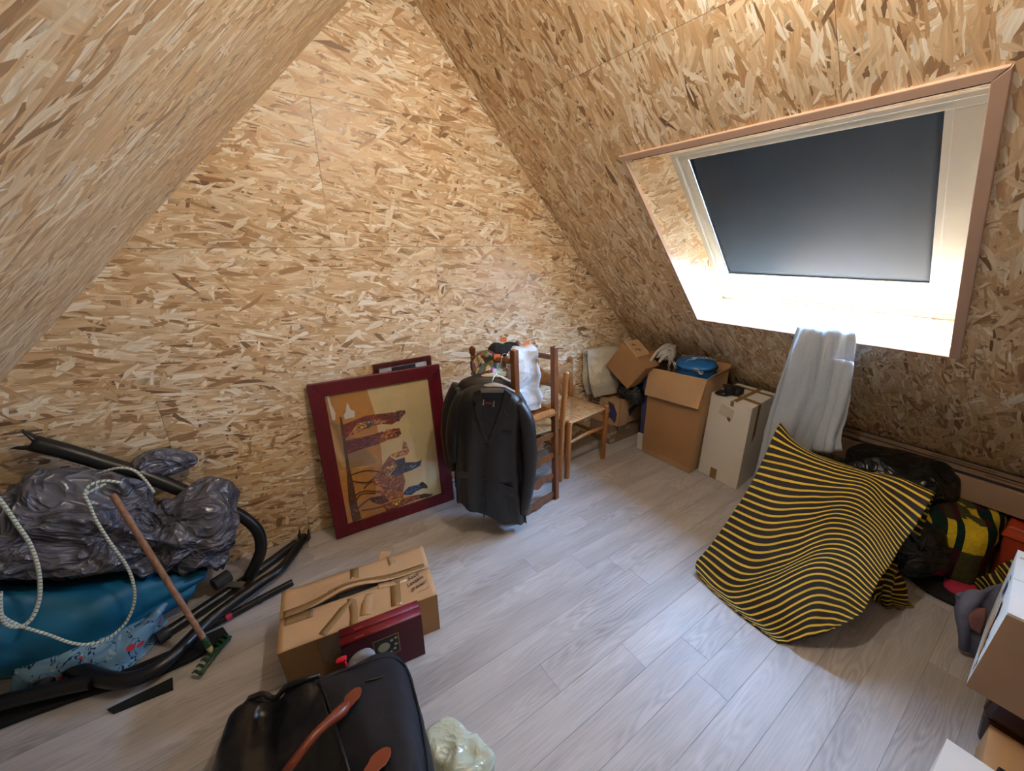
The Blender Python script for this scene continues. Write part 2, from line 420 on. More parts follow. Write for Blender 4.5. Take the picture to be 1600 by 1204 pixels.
# trim around the opening
for nm, q in (('trim_strip', [(WS0-.026, WY0-.026), (WS0-.026, WY1+.026), (WS0+.003, WY1-.003), (WS0+.003, WY0+.003)]),
              ('trim_strip', [(WS1-.002, WY0+.002), (WS1-.002, WY1-.002), (WS1+.008, WY1+.008), (WS1+.008, WY0-.008)]),
              ('trim_strip', [(WS0-.026, WY0-.030), (WS0+.003, WY0+.003), (WS1-.002, WY0+.003), (WS1+.013, WY0-.030)]),
              ('trim_strip', [(WS0-.026, WY1+.008), (WS1+.008, WY1+.008), (WS1-.002, WY1-.002), (WS0+.003, WY1-.002)])):
    pts = q; ar = sum(pts[i][0]*pts[(i+1)%4][1]-pts[(i+1)%4][0]*pts[i][1] for i in range(4))
    if ar < 0: pts = pts[::-1]
    wpart(nm, prism(pts, -.011, .01), PINE_TRIM, bevel=.002)
# blackout blind
bl = thing('roller_blind', 'dark navy blackout blind pulled most of the way down over the roof window', 'blind'); bl.matrix_world = MR
P = [[(bS0+(bS1-bS0)*i/30, bY0+(bY1-bY0)*j/40, bD+.0025*math.sin(j*.9)*(1-i/30)**2) for j in range(41)] for i in range(31)]
o = link('blind_fabric', me_of('blind_fabric', grid(P), BLIND, 'all'), bl); mods(o, solid=.0012)
link('bottom_bar', me_of('bottom_bar', box(bS1, bS1+.012, bY0-.012, bY1+.012, bD-.006, bD+.006), ALU), bl)
link('head_box', me_of('head_box', box(bS0-.032, bS0+.004, bY0-.03, bY1+.03, bD-.014, bD+.03), WHITE_PAINT), bl)
for a, b in ((bY0-.022, bY0-.001), (bY1+.001, bY1+.022)):
    link('side_rail', me_of('side_rail', box(bS0+.004, oS1-.075, a, b, bD-.012, bD+.012), WHITE_PAINT), bl)
# daylight portal in the uncovered strip of the window
pl = bpy.data.lights.new('skylight_portal', 'AREA'); pl.shape = 'RECTANGLE'; pl.size = .20; pl.size_y = .98
po = bpy.data.objects.new('skylight_portal', pl); col.objects.link(po)
pm = MR @ Matrix.Translation((2.28, .905, D0+.10)); po.matrix_world = pm @ Matrix.Rotation(0, 4, 'X')
pl.cycles.is_portal = True

# ------------------------------------------------------------ bare ceiling bulb near the ridge (above the picture)
lamp = thing('ceiling_lamp', 'bare warm bulb hanging on a short cord from the ridge', 'lamp', (.87, .55, AZ))
BAKE = plain('lamp_socket', (.03,.03,.03), .4)
t = NT('lamp_bulb'); t.base((1,1,1)); t.b.inputs['Emission Color'].default_value = (*LAMP_COLOR, 1); t.b.inputs['Emission Strength'].default_value = LAMP_STRENGTH; BULB = t.m
part(lamp, 'cord', tube([(.87,.55,AZ-.015),(.87,.55,AZ-.17)], .003, 6), BAKE)
part(lamp, 'socket', lathe([(.004,AZ-.165),(.018,AZ-.17),(.02,AZ-.21),(.012,AZ-.215)][::-1], 12, cx=.87, cy=.55), BAKE)
part(lamp, 'bulb', lathe([(.001,AZ-.315),(.02,AZ-.308),(.03,AZ-.285),(.028,AZ-.26),(.014,AZ-.235),(.011,AZ-.216)], 12, cx=.87, cy=.55), BULB, 'all')


# ============================================================ materials of the things
def wood(name, c1, c2, rough=.4, scale=6, stretch=(14,14,1), spec=.45):
    t = NT(name); v = t.mapping(t.coord(), scale=stretch); n = t.noise(v, scale, 3, .6, .4)
    t.base(t.ramp(n, [(.3, c1), (.7, c2)]), rough, spec=spec); return t.m
def card(name, c, stain=.16):
    t = NT(name); p = t.coord(); n = t.noise(p, 5, 4, .6); n2 = t.noise(t.mapping(p, scale=(1,1,90)), 6, 1)
    f = t.math('ADD', t.math('MULTIPLY_ADD', n, stain*2, 1-stain), t.math('MULTIPLY_ADD', n2, .06, -.03))
    t.base(t.vmath('SCALE', c, f), .75, spec=.2); return t.m
CARD = card('tan_cardboard', lin(184,150,112)); CARD_B = card('brown_cardboard', lin(160,122,84)); CARD_D = card('grey_brown_cardboard', lin(146,122,100))
CARD_W = card('white_cardboard', lin(214,208,198), .08); CARD_IN = card('inner_cardboard', lin(150,112,74))
TAPE = plain('brown_packing_tape', lin(138,108,70), .25, .15, 20); TAPE_C = plain('clear_packing_tape', lin(172,140,104), .12, .1, 30, spec=.8)
WOOD_D = wood('dark_varnished_wood', lin(92,52,28), lin(132,80,44), .32); WOOD_L = wood('honey_varnished_wood', lin(140,88,44), lin(178,120,66), .32)
WOOD_R = wood('old_rake_handle', lin(116,82,62), lin(160,120,94), .65)
def rush():
    t = NT('woven_rush'); u = t.coord('UV'); w_ = t.noise(t.mapping(u, scale=(160,7,1)), 1, 2, .6); n = t.noise(t.coord(), 9, 2)
    c = t.ramp(w_, [(.3, lin(112,78,46)), (.5, lin(166,126,82)), (.72, lin(202,166,120))])
    t.base(t.vmath('SCALE', c, t.math('MULTIPLY_ADD', n, .3, .85)), .6, spec=.3); t.bump(w_, .6, .004); return t.m
RUSH = rush()
LEATHER = plain('black_leather', lin(25,23,21), .46, .3, 30, bump=.15, bscale=120); LEATHER2 = plain('dark_brown_leather_coat', lin(24,19,18), .5, .3, 20)
LINING = plain('black_satin_lining', lin(15,16,24), .35, .2, 12)
STITCH = plain('black_seam', lin(16,15,15), .6); HORN = plain('dark_horn_button', lin(20,18,16), .25)
HANGER = plain('grey_plastic_hanger', lin(168,164,156), .4); HANGER_W = plain('cream_plastic_hanger', lin(220,214,196), .4); STEEL = plain('bright_steel', (.62,.62,.62), .28, .05, metal=1.0)
TAGBLK = plain('woven_label_black', lin(20,18,20), .6); SILVER = plain('silver_thread', lin(170,168,170), .5); REDTH = plain('red_thread', lin(170,40,44), .6)
MAROON = wood('maroon_painted_wood', lin(84,16,28), lin(102,22,36), .38, 4); DARKFR = wood('dark_mahogany', lin(64,24,22), lin(88,36,30), .35)
def picglass():
    t = NT('picture_glass'); t.n.remove(t.b); tr = t.node('ShaderNodeBsdfTransparent'); gl = t.node('ShaderNodeBsdfGlossy'); gl.inputs['Roughness'].default_value = .04
    mx = t.node('ShaderNodeMixShader'); mx.inputs[0].default_value = .05
    t.l(tr.outputs[0], mx.inputs[1]); t.l(gl.outputs[0], mx.inputs[2]); t.l(mx.outputs[0], t.out.inputs[0]); return t.m
PGLASS = picglass()
def flat(name, c, rough=.6, **k): return plain(name, lin(*c), rough, .1, 14, **k)
def film(name, c, rough, spec, sc_=9, st=.6, **k):
    t = NT(name); p = t.coord(); w_ = t.node('ShaderNodeTexNoise'); t.l(p, w_.inputs['Vector']); w_.inputs['Scale'].default_value = 4; w_.inputs['Detail'].default_value = 1
    q = t.vmath('ADD', p, t.vmath('SCALE', w_.outputs['Color'], .25)); h = None
    for s_, a in ((sc_*.7, 1.0), (sc_*1.7, .55), (sc_*4, .22)):
        n = t.noise(t.mapping(q, rot=(.3, .5, s_), scale=(.6, 1, 1)), s_, 0)
        r_ = t.math('POWER', t.math('SUBTRACT', 1.0, t.math('MULTIPLY', t.math('ABSOLUTE', t.math('SUBTRACT', n, .5)), 3.2), clamp=True), 2.0)
        h = t.math('MULTIPLY', r_, a) if h is None else t.math('MULTIPLY_ADD', r_, a, h)
    n = t.noise(p, 6, 3); t.base(t.vmath('SCALE', c, t.math('MULTIPLY_ADD', n, .5, .75)), rough, spec=spec, **k); t.bump(h, st, .03); return t.m
PLASTIC_W = film('white_carrier_bag', lin(214,216,220), .35, .4, 12, .25)
t = NT('patterned_carrier_bag'); vo = t.node('ShaderNodeTexVoronoi'); vo.inputs['Scale'].default_value = 34; t.l(t.coord(), vo.inputs['Vector'])
s3 = t.node('ShaderNodeSeparateColor'); t.l(vo.outputs['Color'], s3.inputs[0])
t.base(t.ramp(s3.outputs[0], [(.0, lin(60,54,44)), (.2, lin(96,104,60)), (.38, lin(150,60,84)), (.5, lin(200,196,190)), (.62, lin(112,132,150)), (.76, lin(120,40,52)), (.88, lin(212,206,150)), (1, lin(70,62,52))], 'CONSTANT'), .35); PATTERN_BAG = t.m
BLACKCLOTH = plain('black_knit', lin(24,24,26), .9); ORANGE_TAG = flat('orange_plastic', (224,104,36), .5)
PAPER = film('cream_paper_sack', lin(204,198,182), .7, .2, 9, .3); PRINT_GREY = flat('grey_print', (150,152,144)); NAVY = flat('navy_print', (52,60,104))
def news():
    t = NT('newsprint'); p = t.coord(); n = t.noise(t.mapping(p, scale=(1,1,3)), 90, 3, .8); 
    t.base(t.ramp(n, [(.32, lin(128,125,120)), (.5, lin(178,173,165)), (.65, lin(206,201,193))]), .85); return t.m
NEWS = news(); NEWS_D = flat('newsprint_photo', (60,62,58))
BLUEVINYL = plain('blue_vinyl', lin(24,98,168), .35, .08, 6); BLKVINYL = flat('black_piping', (18,22,30), .4); DARKPLAST = flat('black_plastic', (20,22,26), .45)
TOWEL = plain('grey_terry_towel', lin(168,177,190), .95, .12, 120, spec=.1, bump=.5, bscale=420)
def stripes():
    t = NT('black_yellow_striped_knit'); sx = t.node('ShaderNodeSeparateXYZ'); t.l(t.coord('UV'), sx.inputs[0])
    f = t.math('FRACT', t.math('MULTIPLY', sx.outputs[1], 34.0)); y = t.math('MULTIPLY', t.math('GREATER_THAN', f, .35), t.math('LESS_THAN', f, .65))
    c = t.mix(y, lin(34,28,26), lin(214,184,62)); n = t.noise(t.coord(), 300, 1)
    t.base(t.vmath('SCALE', c, t.math('MULTIPLY_ADD', n, .3, .85)), .7, spec=.35); return t.m
STRIPES = stripes()
GARBAGE = film('black_bin_liner', lin(14,16,17), .30, .55, 9, .4)
TARP = film('grey_plastic_sheet', lin(98,98,110), .27, .75, 11, .8); TARP_IN = plain('dark_sheet_inside', lin(30,30,36), .5)
TEAL = plain('teal_sailcloth', lin(14,96,130), .5, .15, 5, spec=.4)
def florals():
    t = NT('pale_blue_blossom_cotton'); p = t.coord(); n = t.noise(p, 16, 3, .5, .6)
    br = t.math('LESS_THAN', t.math('ABSOLUTE', t.math('SUBTRACT', n, .5)), .012)
    vo = t.node('ShaderNodeTexVoronoi'); vo.inputs['Scale'].default_value = 16; t.l(p, vo.inputs['Vector'])
    dot = t.math('LESS_THAN', vo.outputs['Distance'], .23); leaf = t.math('GREATER_THAN', t.noise(p, 40, 1), .68)
    c = t.mix(br, lin(118,158,182), lin(30,48,78)); c = t.mix(leaf, c, lin(156,182,196)); c = t.mix(dot, c, lin(186,64,72))
    t.base(c, .8, spec=.2); return t.m
BLOSSOM = florals()
def rope_m():
    t = NT('white_flecked_rope'); sx = t.node('ShaderNodeSeparateXYZ'); t.l(t.coord('UV'), sx.inputs[0])
    f = t.math('FRACT', t.math('ADD', t.math('MULTIPLY', sx.outputs[1], 1.0), sx.outputs[0])); g = t.math('LESS_THAN', f, .2)
    t.base(t.mix(g, lin(200,204,190), lin(52,74,70)), .8); return t.m
ROPE = rope_m()
BLKTUBE = plain('black_powder_coat', lin(22,22,24), .36, .1, 10, spec=.5); FOAM = plain('black_foam', lin(10,10,11), .8); CAPRUB = plain('dark_rubber_cap', lin(34,36,38), .7)
GREEN = plain('dark_green_enamel', lin(22,70,44), .4); GREEN_D = plain('dark_green_felt', lin(12,24,20), .9)
def plaid():
    t = NT('plaid_wool'); sx = t.node('ShaderNodeSeparateXYZ'); t.l(t.coord(), sx.inputs[0]); n = t.noise(t.coord(), 90, 2)
    v = t.math('ADD', sx.outputs[2], t.math('MULTIPLY', n, .006)); u = t.math('ADD', t.math('SUBTRACT', sx.outputs[1], t.math('MULTIPLY', sx.outputs[0], .35)), .0)
    def band(x, a, b): return t.math('MULTIPLY', t.math('GREATER_THAN', x, a), t.math('LESS_THAN', x, b))
    cu = t.math('FRACT', t.math('MULTIPLY_ADD', u, 5.2, .28)); cv = t.math('FRACT', t.math('MULTIPLY_ADD', v, 3.3, -.22))
    a = band(cu, .10, .52); b = band(cv, .47, .80); a2 = band(cu, .66, .82)
    c = t.mix(a, lin(62,24,34), lin(66,66,38)); c = t.mix(a2, c, lin(50,50,34)); c = t.mix(b, c, lin(20,38,34)); c = t.mix(t.math('MULTIPLY', t.math('MAXIMUM', a, a2), b), c, lin(190,164,40))
    t.base(t.vmath('SCALE', c, t.math('MULTIPLY_ADD', n, .7, .65)), .95, spec=.1); return t.m
PLAID = plaid()
ORANGE = plain('orange_red_plastic', lin(168,62,32), .45); PINK = flat('raspberry_cloth', (176,40,70), .8)
GREYBLUE = plain('grey_blue_fleece', lin(104,112,138), .9, .1, 60); PINKLIN = flat('pink_lining', (170,120,120), .8)
BROWNLEATHER = plain('dark_brown_leather', lin(58,28,22), .25, .25, 12, spec=.6); TANLEATHER = plain('tan_leather', lin(108,48,27), .35, .15, 30)
BAGCLOTH = plain('black_canvas', lin(27,29,38), .75, .15, 200, spec=.3); BAGLEATHER = plain('black_soft_leather', lin(16,15,16), .38, .2, 40)
RED = flat('bright_red_plastic', (214,24,56), .35); BRASS = plain('brass_rivet', (.72,.6,.32), .3, metal=1.0)
BOOKRED = plain('dark_red_book_cloth', lin(112,18,32), .5, .1, 60); BOOKCOV = plain('plum_book_cloth', lin(78,22,36), .6, .1, 80); GOLD = plain('gilt_stamp', (.78,.56,.24), .35, metal=.7); PAGES = plain('cream_pages', lin(200,186,160), .8)
MINT = film('pale_green_film', lin(202,212,190), .16, .6, 14, .25, Alpha=.88)
LABELW = flat('white_label', (206,206,204), .6); INK = flat('black_ink', (22,20,24), .7); PICDARK = flat('night_picture', (40,42,40), .6); PICMOON = flat('pale_picture_patch', (176,184,156), .6)

# ============================================================ shape helpers
import bmesh
_ico = {}
def ico(n):
    if n not in _ico:
        bm = bmesh.new(); bmesh.ops.create_icosphere(bm, subdivisions=n, radius=1); 
        _ico[n] = ([v.co.copy() for v in bm.verts], [tuple(v.index for v in f.verts) for f in bm.faces]); bm.free()
    return _ico[n]
def blob(c, r, seed=0, p=2.5, amp=.03, cs=7, ca=.04, n=5, rz=0, tilt=0, zmin=None, fs=4):
    V0, F0 = ico(n); m = Matrix.Rotation(rz, 3, 'Z') @ Matrix.Rotation(tilt, 3, 'Y'); vs = []
    for d in V0:
        k = (abs(d.x)**p+abs(d.y)**p+abs(d.z)**p)**(-1/p)
        q = Vector((d.x*k*r[0], d.y*k*r[1], d.z*k*r[2])); w = m @ q
        s = amp*fbm(w, fs, 3, seed)+ca*(crease(w, cs, seed)*4-.6) if ca else amp*fbm(w, fs, 3, seed)
        nn = Vector((d.x/r[0], d.y/r[1], d.z/r[2])).normalized()
        w = w + (m @ nn)*s + Vector(c)
        if zmin is not None and w.z < zmin: w.z = zmin + .002*fbm(w, 20)
        vs.append(w)
    g = Geo(); g.add(vs, F0); return g
def lerp(a, b, t): return tuple(x+(y-x)*t for x, y in zip(a, b))
def bil(q, u, v): return lerp(lerp(q[0], q[1], u), lerp(q[3], q[2], u), v)     # quad corners 00 10 11 01
def qn(q): 
    n = (Vector(q[1])-Vector(q[0])).cross(Vector(q[3])-Vector(q[0])); return n.normalized()
def plate(q, uv, off, th, g=None):      # thin plate on a quad face, uv = polygon
    g = g or Geo(); n = qn(q); n0 = len(uv)
    a = [Vector(bil(q, *p))+n*off for p in uv]; b = [p+n*th for p in a]
    ar = sum(uv[i][0]*uv[(i+1)%n0][1]-uv[(i+1)%n0][0]*uv[i][1] for i in range(n0))
    f = [tuple(range(n0-1,-1,-1)), tuple(range(n0,2*n0))]+[(i,(i+1)%n0,n0+(i+1)%n0,n0+i) for i in range(n0)]
    if ar < 0: f = [x[::-1] for x in f]
    return g.add(a+b, f)
def rect(u0, u1, v0, v1): return [(u0,v0),(u1,v0),(u1,v1),(u0,v1)]
def ztop(q): return [tuple(p) for p in q]
def text_geo(s, size, q, u, v, rot=0, shear=0, off=.001):
    cu = bpy.data.curves.new('t', 'FONT'); cu.body = s; cu.size = size; cu.shear = shear; cu.extrude = .0002
    o = bpy.data.objects.new('t', cu); col.objects.link(o); dg = bpy.context.evaluated_depsgraph_get(); dg.update()
    me = bpy.data.meshes.new_from_object(o.evaluated_get(dg)); bpy.data.objects.remove(o)
    ex = (Vector(q[1])-Vector(q[0])).normalized(); n = qn(q); ey = n.cross(ex)
    m = frame_m(Vector(bil(q, u, v))+n*off, ex, ey, n) @ Matrix.Rotation(rot, 4, 'Z')
    g = Geo(); g.add([m @ p.co for p in me.vertices], [tuple(p.vertices) for p in me.polygons]); bpy.data.meshes.remove(me); return g
def carton(name, label, b4, t4, mat, tapes=(), flaps=True, tape_mat=None, group=None, seam='u', bevel=.003):
    """closed carton from bottom and top corner quads (both ccw from above)"""
    base = tuple(sum(p[i] for p in b4)/4 for i in range(3))
    r = thing(name, label, 'box', base, 0, group)
    part(r, 'body', hexa(b4, t4), mat, bevel=bevel)
    if flaps:
        for a, b in ((.0, .496), (.504, 1.0)):
            uv = rect(0, 1, a, b) if seam == 'u' else rect(a, b, 0, 1)
            part(r, 'flap', plate(t4, uv, .0006, .0028), mat)
    faces = {'top': t4, 'f0': [b4[0], b4[1], t4[1], t4[0]], 'f1': [b4[1], b4[2], t4[2], t4[1]], 'f2': [b4[2], b4[3], t4[3], t4[2]], 'f3': [b4[3], b4[0], t4[0], t4[3]]}
    for f, uv in tapes: part(r, 'tape', plate(faces[f], uv, .0038 if f == 'top' else .0008, .0005), tape_mat or TAPE)
    return r, faces


# ============================================================ maroon framed picture leaning on the gable
FO = Vector((.208, 2.083, .002)); FX = Vector((.714, -.043, 0)).normalized(); FYv = Vector((.006, .105, .887)); FYv = (FYv - FX*FYv.dot(FX)).normalized(); FN = FX.cross(FYv)
FW, FH = .716, .893
fm = frame_m(FO, FX, FYv, FN)
pf = thing('picture_frame', 'large maroon picture frame with a painting of riders, leaning on the wall', 'picture', FO)
IN = [(0.073, 0.818), (0.632, 0.821), (0.646, 0.066), (0.075, 0.062)]
ix0 = (IN[0][0]+IN[3][0])/2; ix1 = (IN[1][0]+IN[2][0])/2; iy1 = (IN[0][1]+IN[1][1])/2; iy0 = (IN[2][1]+IN[3][1])/2
def fgeo(g): return g.xf(fm)
for pts in ([(0,0),(FW,0),(ix1,iy0),(ix0,iy0)], [(FW,0),(FW,FH),(ix1,iy1),(ix1,iy0)], [(FW,FH),(0,FH),(ix0,iy1),(ix1,iy1)], [(0,FH),(0,0),(ix0,iy0),(ix0,iy1)]):
    part(pf, 'frame_rail', fgeo(prism(pts, -.004, .022)), MAROON, bevel=.003)
part(pf, 'backing_board', fgeo(prism([(.02,.02),(FW-.02,.02),(FW-.02,FH-.02),(.02,FH-.02)], -.007, -.0045)), CARD_B)
pr_ = part(pf, 'print', fgeo(prism([(ix0-.004,iy0-.004),(ix1+.004,iy0-.004),(ix1+.004,iy1+.004),(ix0-.004,iy1+.004)], -.002, .006)), flat('print_sand', (224,204,154)))
shapes = [
 ('ochre_ground', (196,138,66), [(30,178),(335,123),(395,300),(440,560),(452,680),(590,880),(560,985),(290,1068),(205,1100)]),
 ('pale_haze', (206,168,112), [(60,330),(150,480),(200,700),(330,640),(400,600),(440,660),(300,700),(160,690),(100,560)]),
 ('reflection_streak', (226,222,210), [(48,176),(62,172),(80,240),(112,300),(110,350),(88,352)]),  # window reflection on the picture glass, painted into the image
 ('reflection_shape', (232,232,226), [(195,222),(222,275),(248,285),(250,328),(180,345),(170,318),(185,290)]),  # another reflection of the window, drawn as a flat pale shape
 ('earth_line', (94,58,34), [(140,318),(158,350),(180,480),(214,690),(238,800),(270,960),(300,1060),(236,1088),(205,940),(190,700),(165,520),(150,420)]),
 ('red_robe', (122,44,34), [(160,385),(330,318),(520,294),(560,300),(570,350),(520,382),(440,378),(370,392),(182,480),(165,430)]),
 ('brown_head', (104,58,46), [(530,300),(560,282),(612,278),(618,298),(590,330),(568,362),(540,350)]),
 ('tan_sash', (198,140,80), [(270,372),(400,345),(480,352),(470,372),(360,382),(240,455),(200,470)]),
 ('slate_patch', (74,72,84), [(330,360),(385,345),(390,380),(345,412),(325,400)]),
 ('maroon_robe', (112,40,38), [(176,502),(380,455),(455,430),(480,470),(420,525),(300,560),(200,595),(185,560)]),
 ('orange_torso', (176,96,40), [(430,470),(480,420),(560,410),(585,445),(565,474),(500,492),(430,520)]),
 ('rust_hood', (128,46,26), [(520,412),(572,408),(587,448),(560,474),(535,450)]),
 ('horse_neck', (186,124,70), [(505,602),(590,570),(600,500),(625,515),(632,545),(646,572),(628,600),(545,622)]),
 ('horse_flank', (140,84,50), [(378,772),(420,722),(500,608),(545,640),(555,680),(500,740),(440,782)]),
 ('tan_flank', (188,134,82), [(470,700),(520,660),(555,672),(500,735),(450,765)]),
 ('navy_rider', (42,54,84), [(500,752),(556,680),(540,640),(610,618),(615,655),(700,652),(735,634),(722,682),(660,712),(570,744)]),
 ('blue_light', (84,110,148), [(640,680),(690,660),(700,672),(660,700)]),
 ('horse_rump', (150,90,56), [(378,792),(520,752),(600,735),(615,790),(600,862),(540,850),(440,832),(390,820)]),
 ('rust_shade', (112,56,36), [(440,830),(560,850),(600,862),(580,880),(470,862)]),
 ('blue_rider', (44,68,112), [(598,874),(640,832),(720,812),(745,840),(690,866),(660,890),(610,892)]),
 ('black_hat', (30,30,36), [(715,806),(745,796),(772,820),(776,842),(740,842)]),
 ('horse_haunch', (158,96,58), [(400,862),(520,840),(605,872),(602,915),(545,930),(460,900)]),
 ('maroon_shade', (96,42,36), [(350,915),(460,890),(500,935),(440,960),(380,945)]),
 ('rust_group', (136,72,40), [(450,965),(540,930),(640,900),(716,886),(720,918),(600,962),(480,1012)]),
 ('golden_spot', (214,164,50), [(520,950),(548,915),(590,910),(575,950),(545,970)]),
 ('dark_mane', (66,42,34), [(716,890),(750,880),(815,884),(800,898),(722,918)]),
]
SH = [[(0.073, 0.818), (0.288, 0.819), (0.311, 0.672), (0.315, 0.454), (0.309, 0.352), (0.394, 0.145), (0.357, 0.061), (0.141, 0.065), (0.076, 0.062)], [(0.074, 0.701), (0.116, 0.573), (0.123, 0.39), (0.223, 0.411), (0.28, 0.429), (0.303, 0.371), (0.194, 0.369), (0.097, 0.407), (0.073, 0.52)], [(0.085, 0.817), (0.095, 0.818), (0.098, 0.766), (0.112, 0.716), (0.105, 0.679), (0.09, 0.681)], [(0.178, 0.763), (0.19, 0.719), (0.207, 0.707), (0.204, 0.674), (0.153, 0.672), (0.149, 0.694), (0.163, 0.713)], [(0.129, 0.698), (0.137, 0.671), (0.137, 0.568), (0.134, 0.395), (0.138, 0.301), (0.14, 0.162), (0.149, 0.069), (0.099, 0.063), (0.097, 0.195), (0.116, 0.392), (0.122, 0.539), (0.124, 0.619)], [(0.135, 0.644), (0.262, 0.669), (0.406, 0.656), (0.437, 0.645), (0.439, 0.602), (0.396, 0.585), (0.336, 0.602), (0.282, 0.603), (0.138, 0.567), (0.133, 0.609)], [(0.413, 0.65), (0.439, 0.659), (0.48, 0.654), (0.483, 0.636), (0.457, 0.615), (0.436, 0.592), (0.416, 0.607)], [(0.213, 0.636), (0.31, 0.636), (0.369, 0.616), (0.359, 0.602), (0.276, 0.613), (0.181, 0.576), (0.152, 0.572)], [(0.257, 0.636), (0.299, 0.638), (0.298, 0.61), (0.262, 0.592), (0.249, 0.605)], [(0.131, 0.551), (0.282, 0.551), (0.341, 0.557), (0.356, 0.52), (0.304, 0.487), (0.211, 0.482), (0.136, 0.474), (0.13, 0.504)], [(0.318, 0.53), (0.361, 0.561), (0.424, 0.554), (0.44, 0.52), (0.421, 0.5), (0.368, 0.498), (0.312, 0.489)], [(0.393, 0.56), (0.434, 0.554), (0.441, 0.517), (0.417, 0.501), (0.4, 0.526)], [(0.359, 0.405), (0.43, 0.414), (0.446, 0.471), (0.464, 0.453), (0.467, 0.426), (0.475, 0.4), (0.457, 0.38), (0.388, 0.38)], [(0.243, 0.292), (0.28, 0.324), (0.355, 0.401), (0.386, 0.364), (0.389, 0.328), (0.339, 0.29), (0.288, 0.269)], [(0.321, 0.331), (0.364, 0.353), (0.39, 0.335), (0.34, 0.294), (0.298, 0.281)], [(0.338, 0.28), (0.39, 0.328), (0.382, 0.365), (0.441, 0.368), (0.44, 0.335), (0.51, 0.317), (0.542, 0.325), (0.526, 0.286), (0.471, 0.275), (0.394, 0.269)], [(0.458, 0.308), (0.501, 0.313), (0.508, 0.3), (0.472, 0.285)], [(0.24, 0.275), (0.353, 0.275), (0.419, 0.27), (0.425, 0.218), (0.404, 0.158), (0.357, 0.185), (0.282, 0.226), (0.246, 0.249)], [(0.282, 0.228), (0.373, 0.18), (0.404, 0.158), (0.386, 0.148), (0.301, 0.193)], [(0.401, 0.148), (0.44, 0.174), (0.509, 0.17), (0.527, 0.138), (0.478, 0.13), (0.45, 0.117), (0.409, 0.129)], [(0.506, 0.177), (0.532, 0.178), (0.553, 0.148), (0.554, 0.127), (0.523, 0.137)], [(0.248, 0.211), (0.343, 0.199), (0.407, 0.148), (0.399, 0.111), (0.352, 0.114), (0.289, 0.163)], [(0.204, 0.179), (0.29, 0.172), (0.316, 0.122), (0.266, 0.117), (0.223, 0.146)], [(0.273, 0.109), (0.348, 0.115), (0.432, 0.114), (0.497, 0.104), (0.497, 0.074), (0.392, 0.07), (0.291, 0.06)], [(0.33, 0.103), (0.356, 0.126), (0.39, 0.119), (0.373, 0.088), (0.347, 0.078)], [(0.497, 0.101), (0.527, 0.1), (0.583, 0.077), (0.568, 0.069), (0.499, 0.074)]]
LEGS = [[(0.135, 0.349), (0.214, 0.349), (0.295, 0.319)], [(0.133, 0.311), (0.204, 0.278), (0.247, 0.288)], [(0.187, 0.246), (0.217, 0.267), (0.249, 0.274)], [(0.13, 0.218), (0.185, 0.232), (0.27, 0.198)], [(0.128, 0.179), (0.171, 0.217), (0.246, 0.196)], [(0.133, 0.138), (0.195, 0.169), (0.231, 0.178)], [(0.157, 0.118), (0.217, 0.107), (0.288, 0.101)], [(0.134, 0.688), (0.134, 0.617), (0.126, 0.456)]]
g = Geo(); fmi = []; mats = []
for i, ((nm, c, _), pts) in enumerate(zip(shapes, SH)):
    z = .0061+.00006*i; pts = [p for p in pts]
    n0 = len(g.v); g.v += [(p[0], p[1], z) for p in pts]; f = tuple(range(n0, n0+len(pts)))
    ar = sum(pts[k][0]*pts[(k+1)%len(pts)][1]-pts[(k+1)%len(pts)][0]*pts[k][1] for k in range(len(pts)))
    g.f.append(f if ar > 0 else f[::-1]); fmi.append(i); mats.append(flat('paint_'+nm, c, .55))
def inside(p, poly):
    c = False
    for k in range(len(poly)):
        (x1, y1), (x2, y2) = poly[k], poly[k-1]
        if (y1 > p[1]) != (y2 > p[1]) and p[0] < (x2-x1)*(p[1]-y1)/(y2-y1)+x1: c = not c
    return c
rng = random.Random(3)
for i, ((nm, c, _), pts) in enumerate(zip(shapes, SH)):
    if nm in ('reflection_streak', 'reflection_shape', 'pale_haze'): continue
    xs, ys = [p[0] for p in pts], [p[1] for p in pts]; big = nm == 'ochre_ground'
    mats.append(flat('paint_'+nm+'_deep', tuple(int(v*(.86 if big else .55)) for v in c), .55)); mats.append(flat('paint_'+nm+'_lit', tuple(min(255, int(v*(1.08 if big else 1.4)+(4 if big else 22))) for v in c), .55))
    for k in range(110 if not big else 90):
        p = (rng.uniform(min(xs), max(xs)), rng.uniform(min(ys), max(ys)))
        if not inside(p, pts): continue
        an = rng.gauss(.25, .5); l_ = rng.uniform(.008, .03)*(1.6 if big else 1); w_ = rng.uniform(.0018, .0045)*(1.5 if big else 1); d_ = (math.cos(an), math.sin(an)); z = .0079+.00002*(k % 20) if not big else .00613
        q4 = [(p[0]-d_[0]*l_/2, p[1]-d_[1]*l_/2), (p[0]+d_[1]*w_, p[1]-d_[0]*w_), (p[0]+d_[0]*l_/2, p[1]+d_[1]*l_/2), (p[0]-d_[1]*w_, p[1]+d_[0]*w_)]
        if not all(inside(q_, pts) for q_ in (q4[0], q4[2])): continue
        n0 = len(g.v); g.v += [(x_, y_, z) for x_, y_ in q4]; g.f.append((n0, n0+1, n0+2, n0+3)); fmi.append(len(mats)-1-(k % 2))
mats.append(flat('paint_leg', (92,52,34), .55))
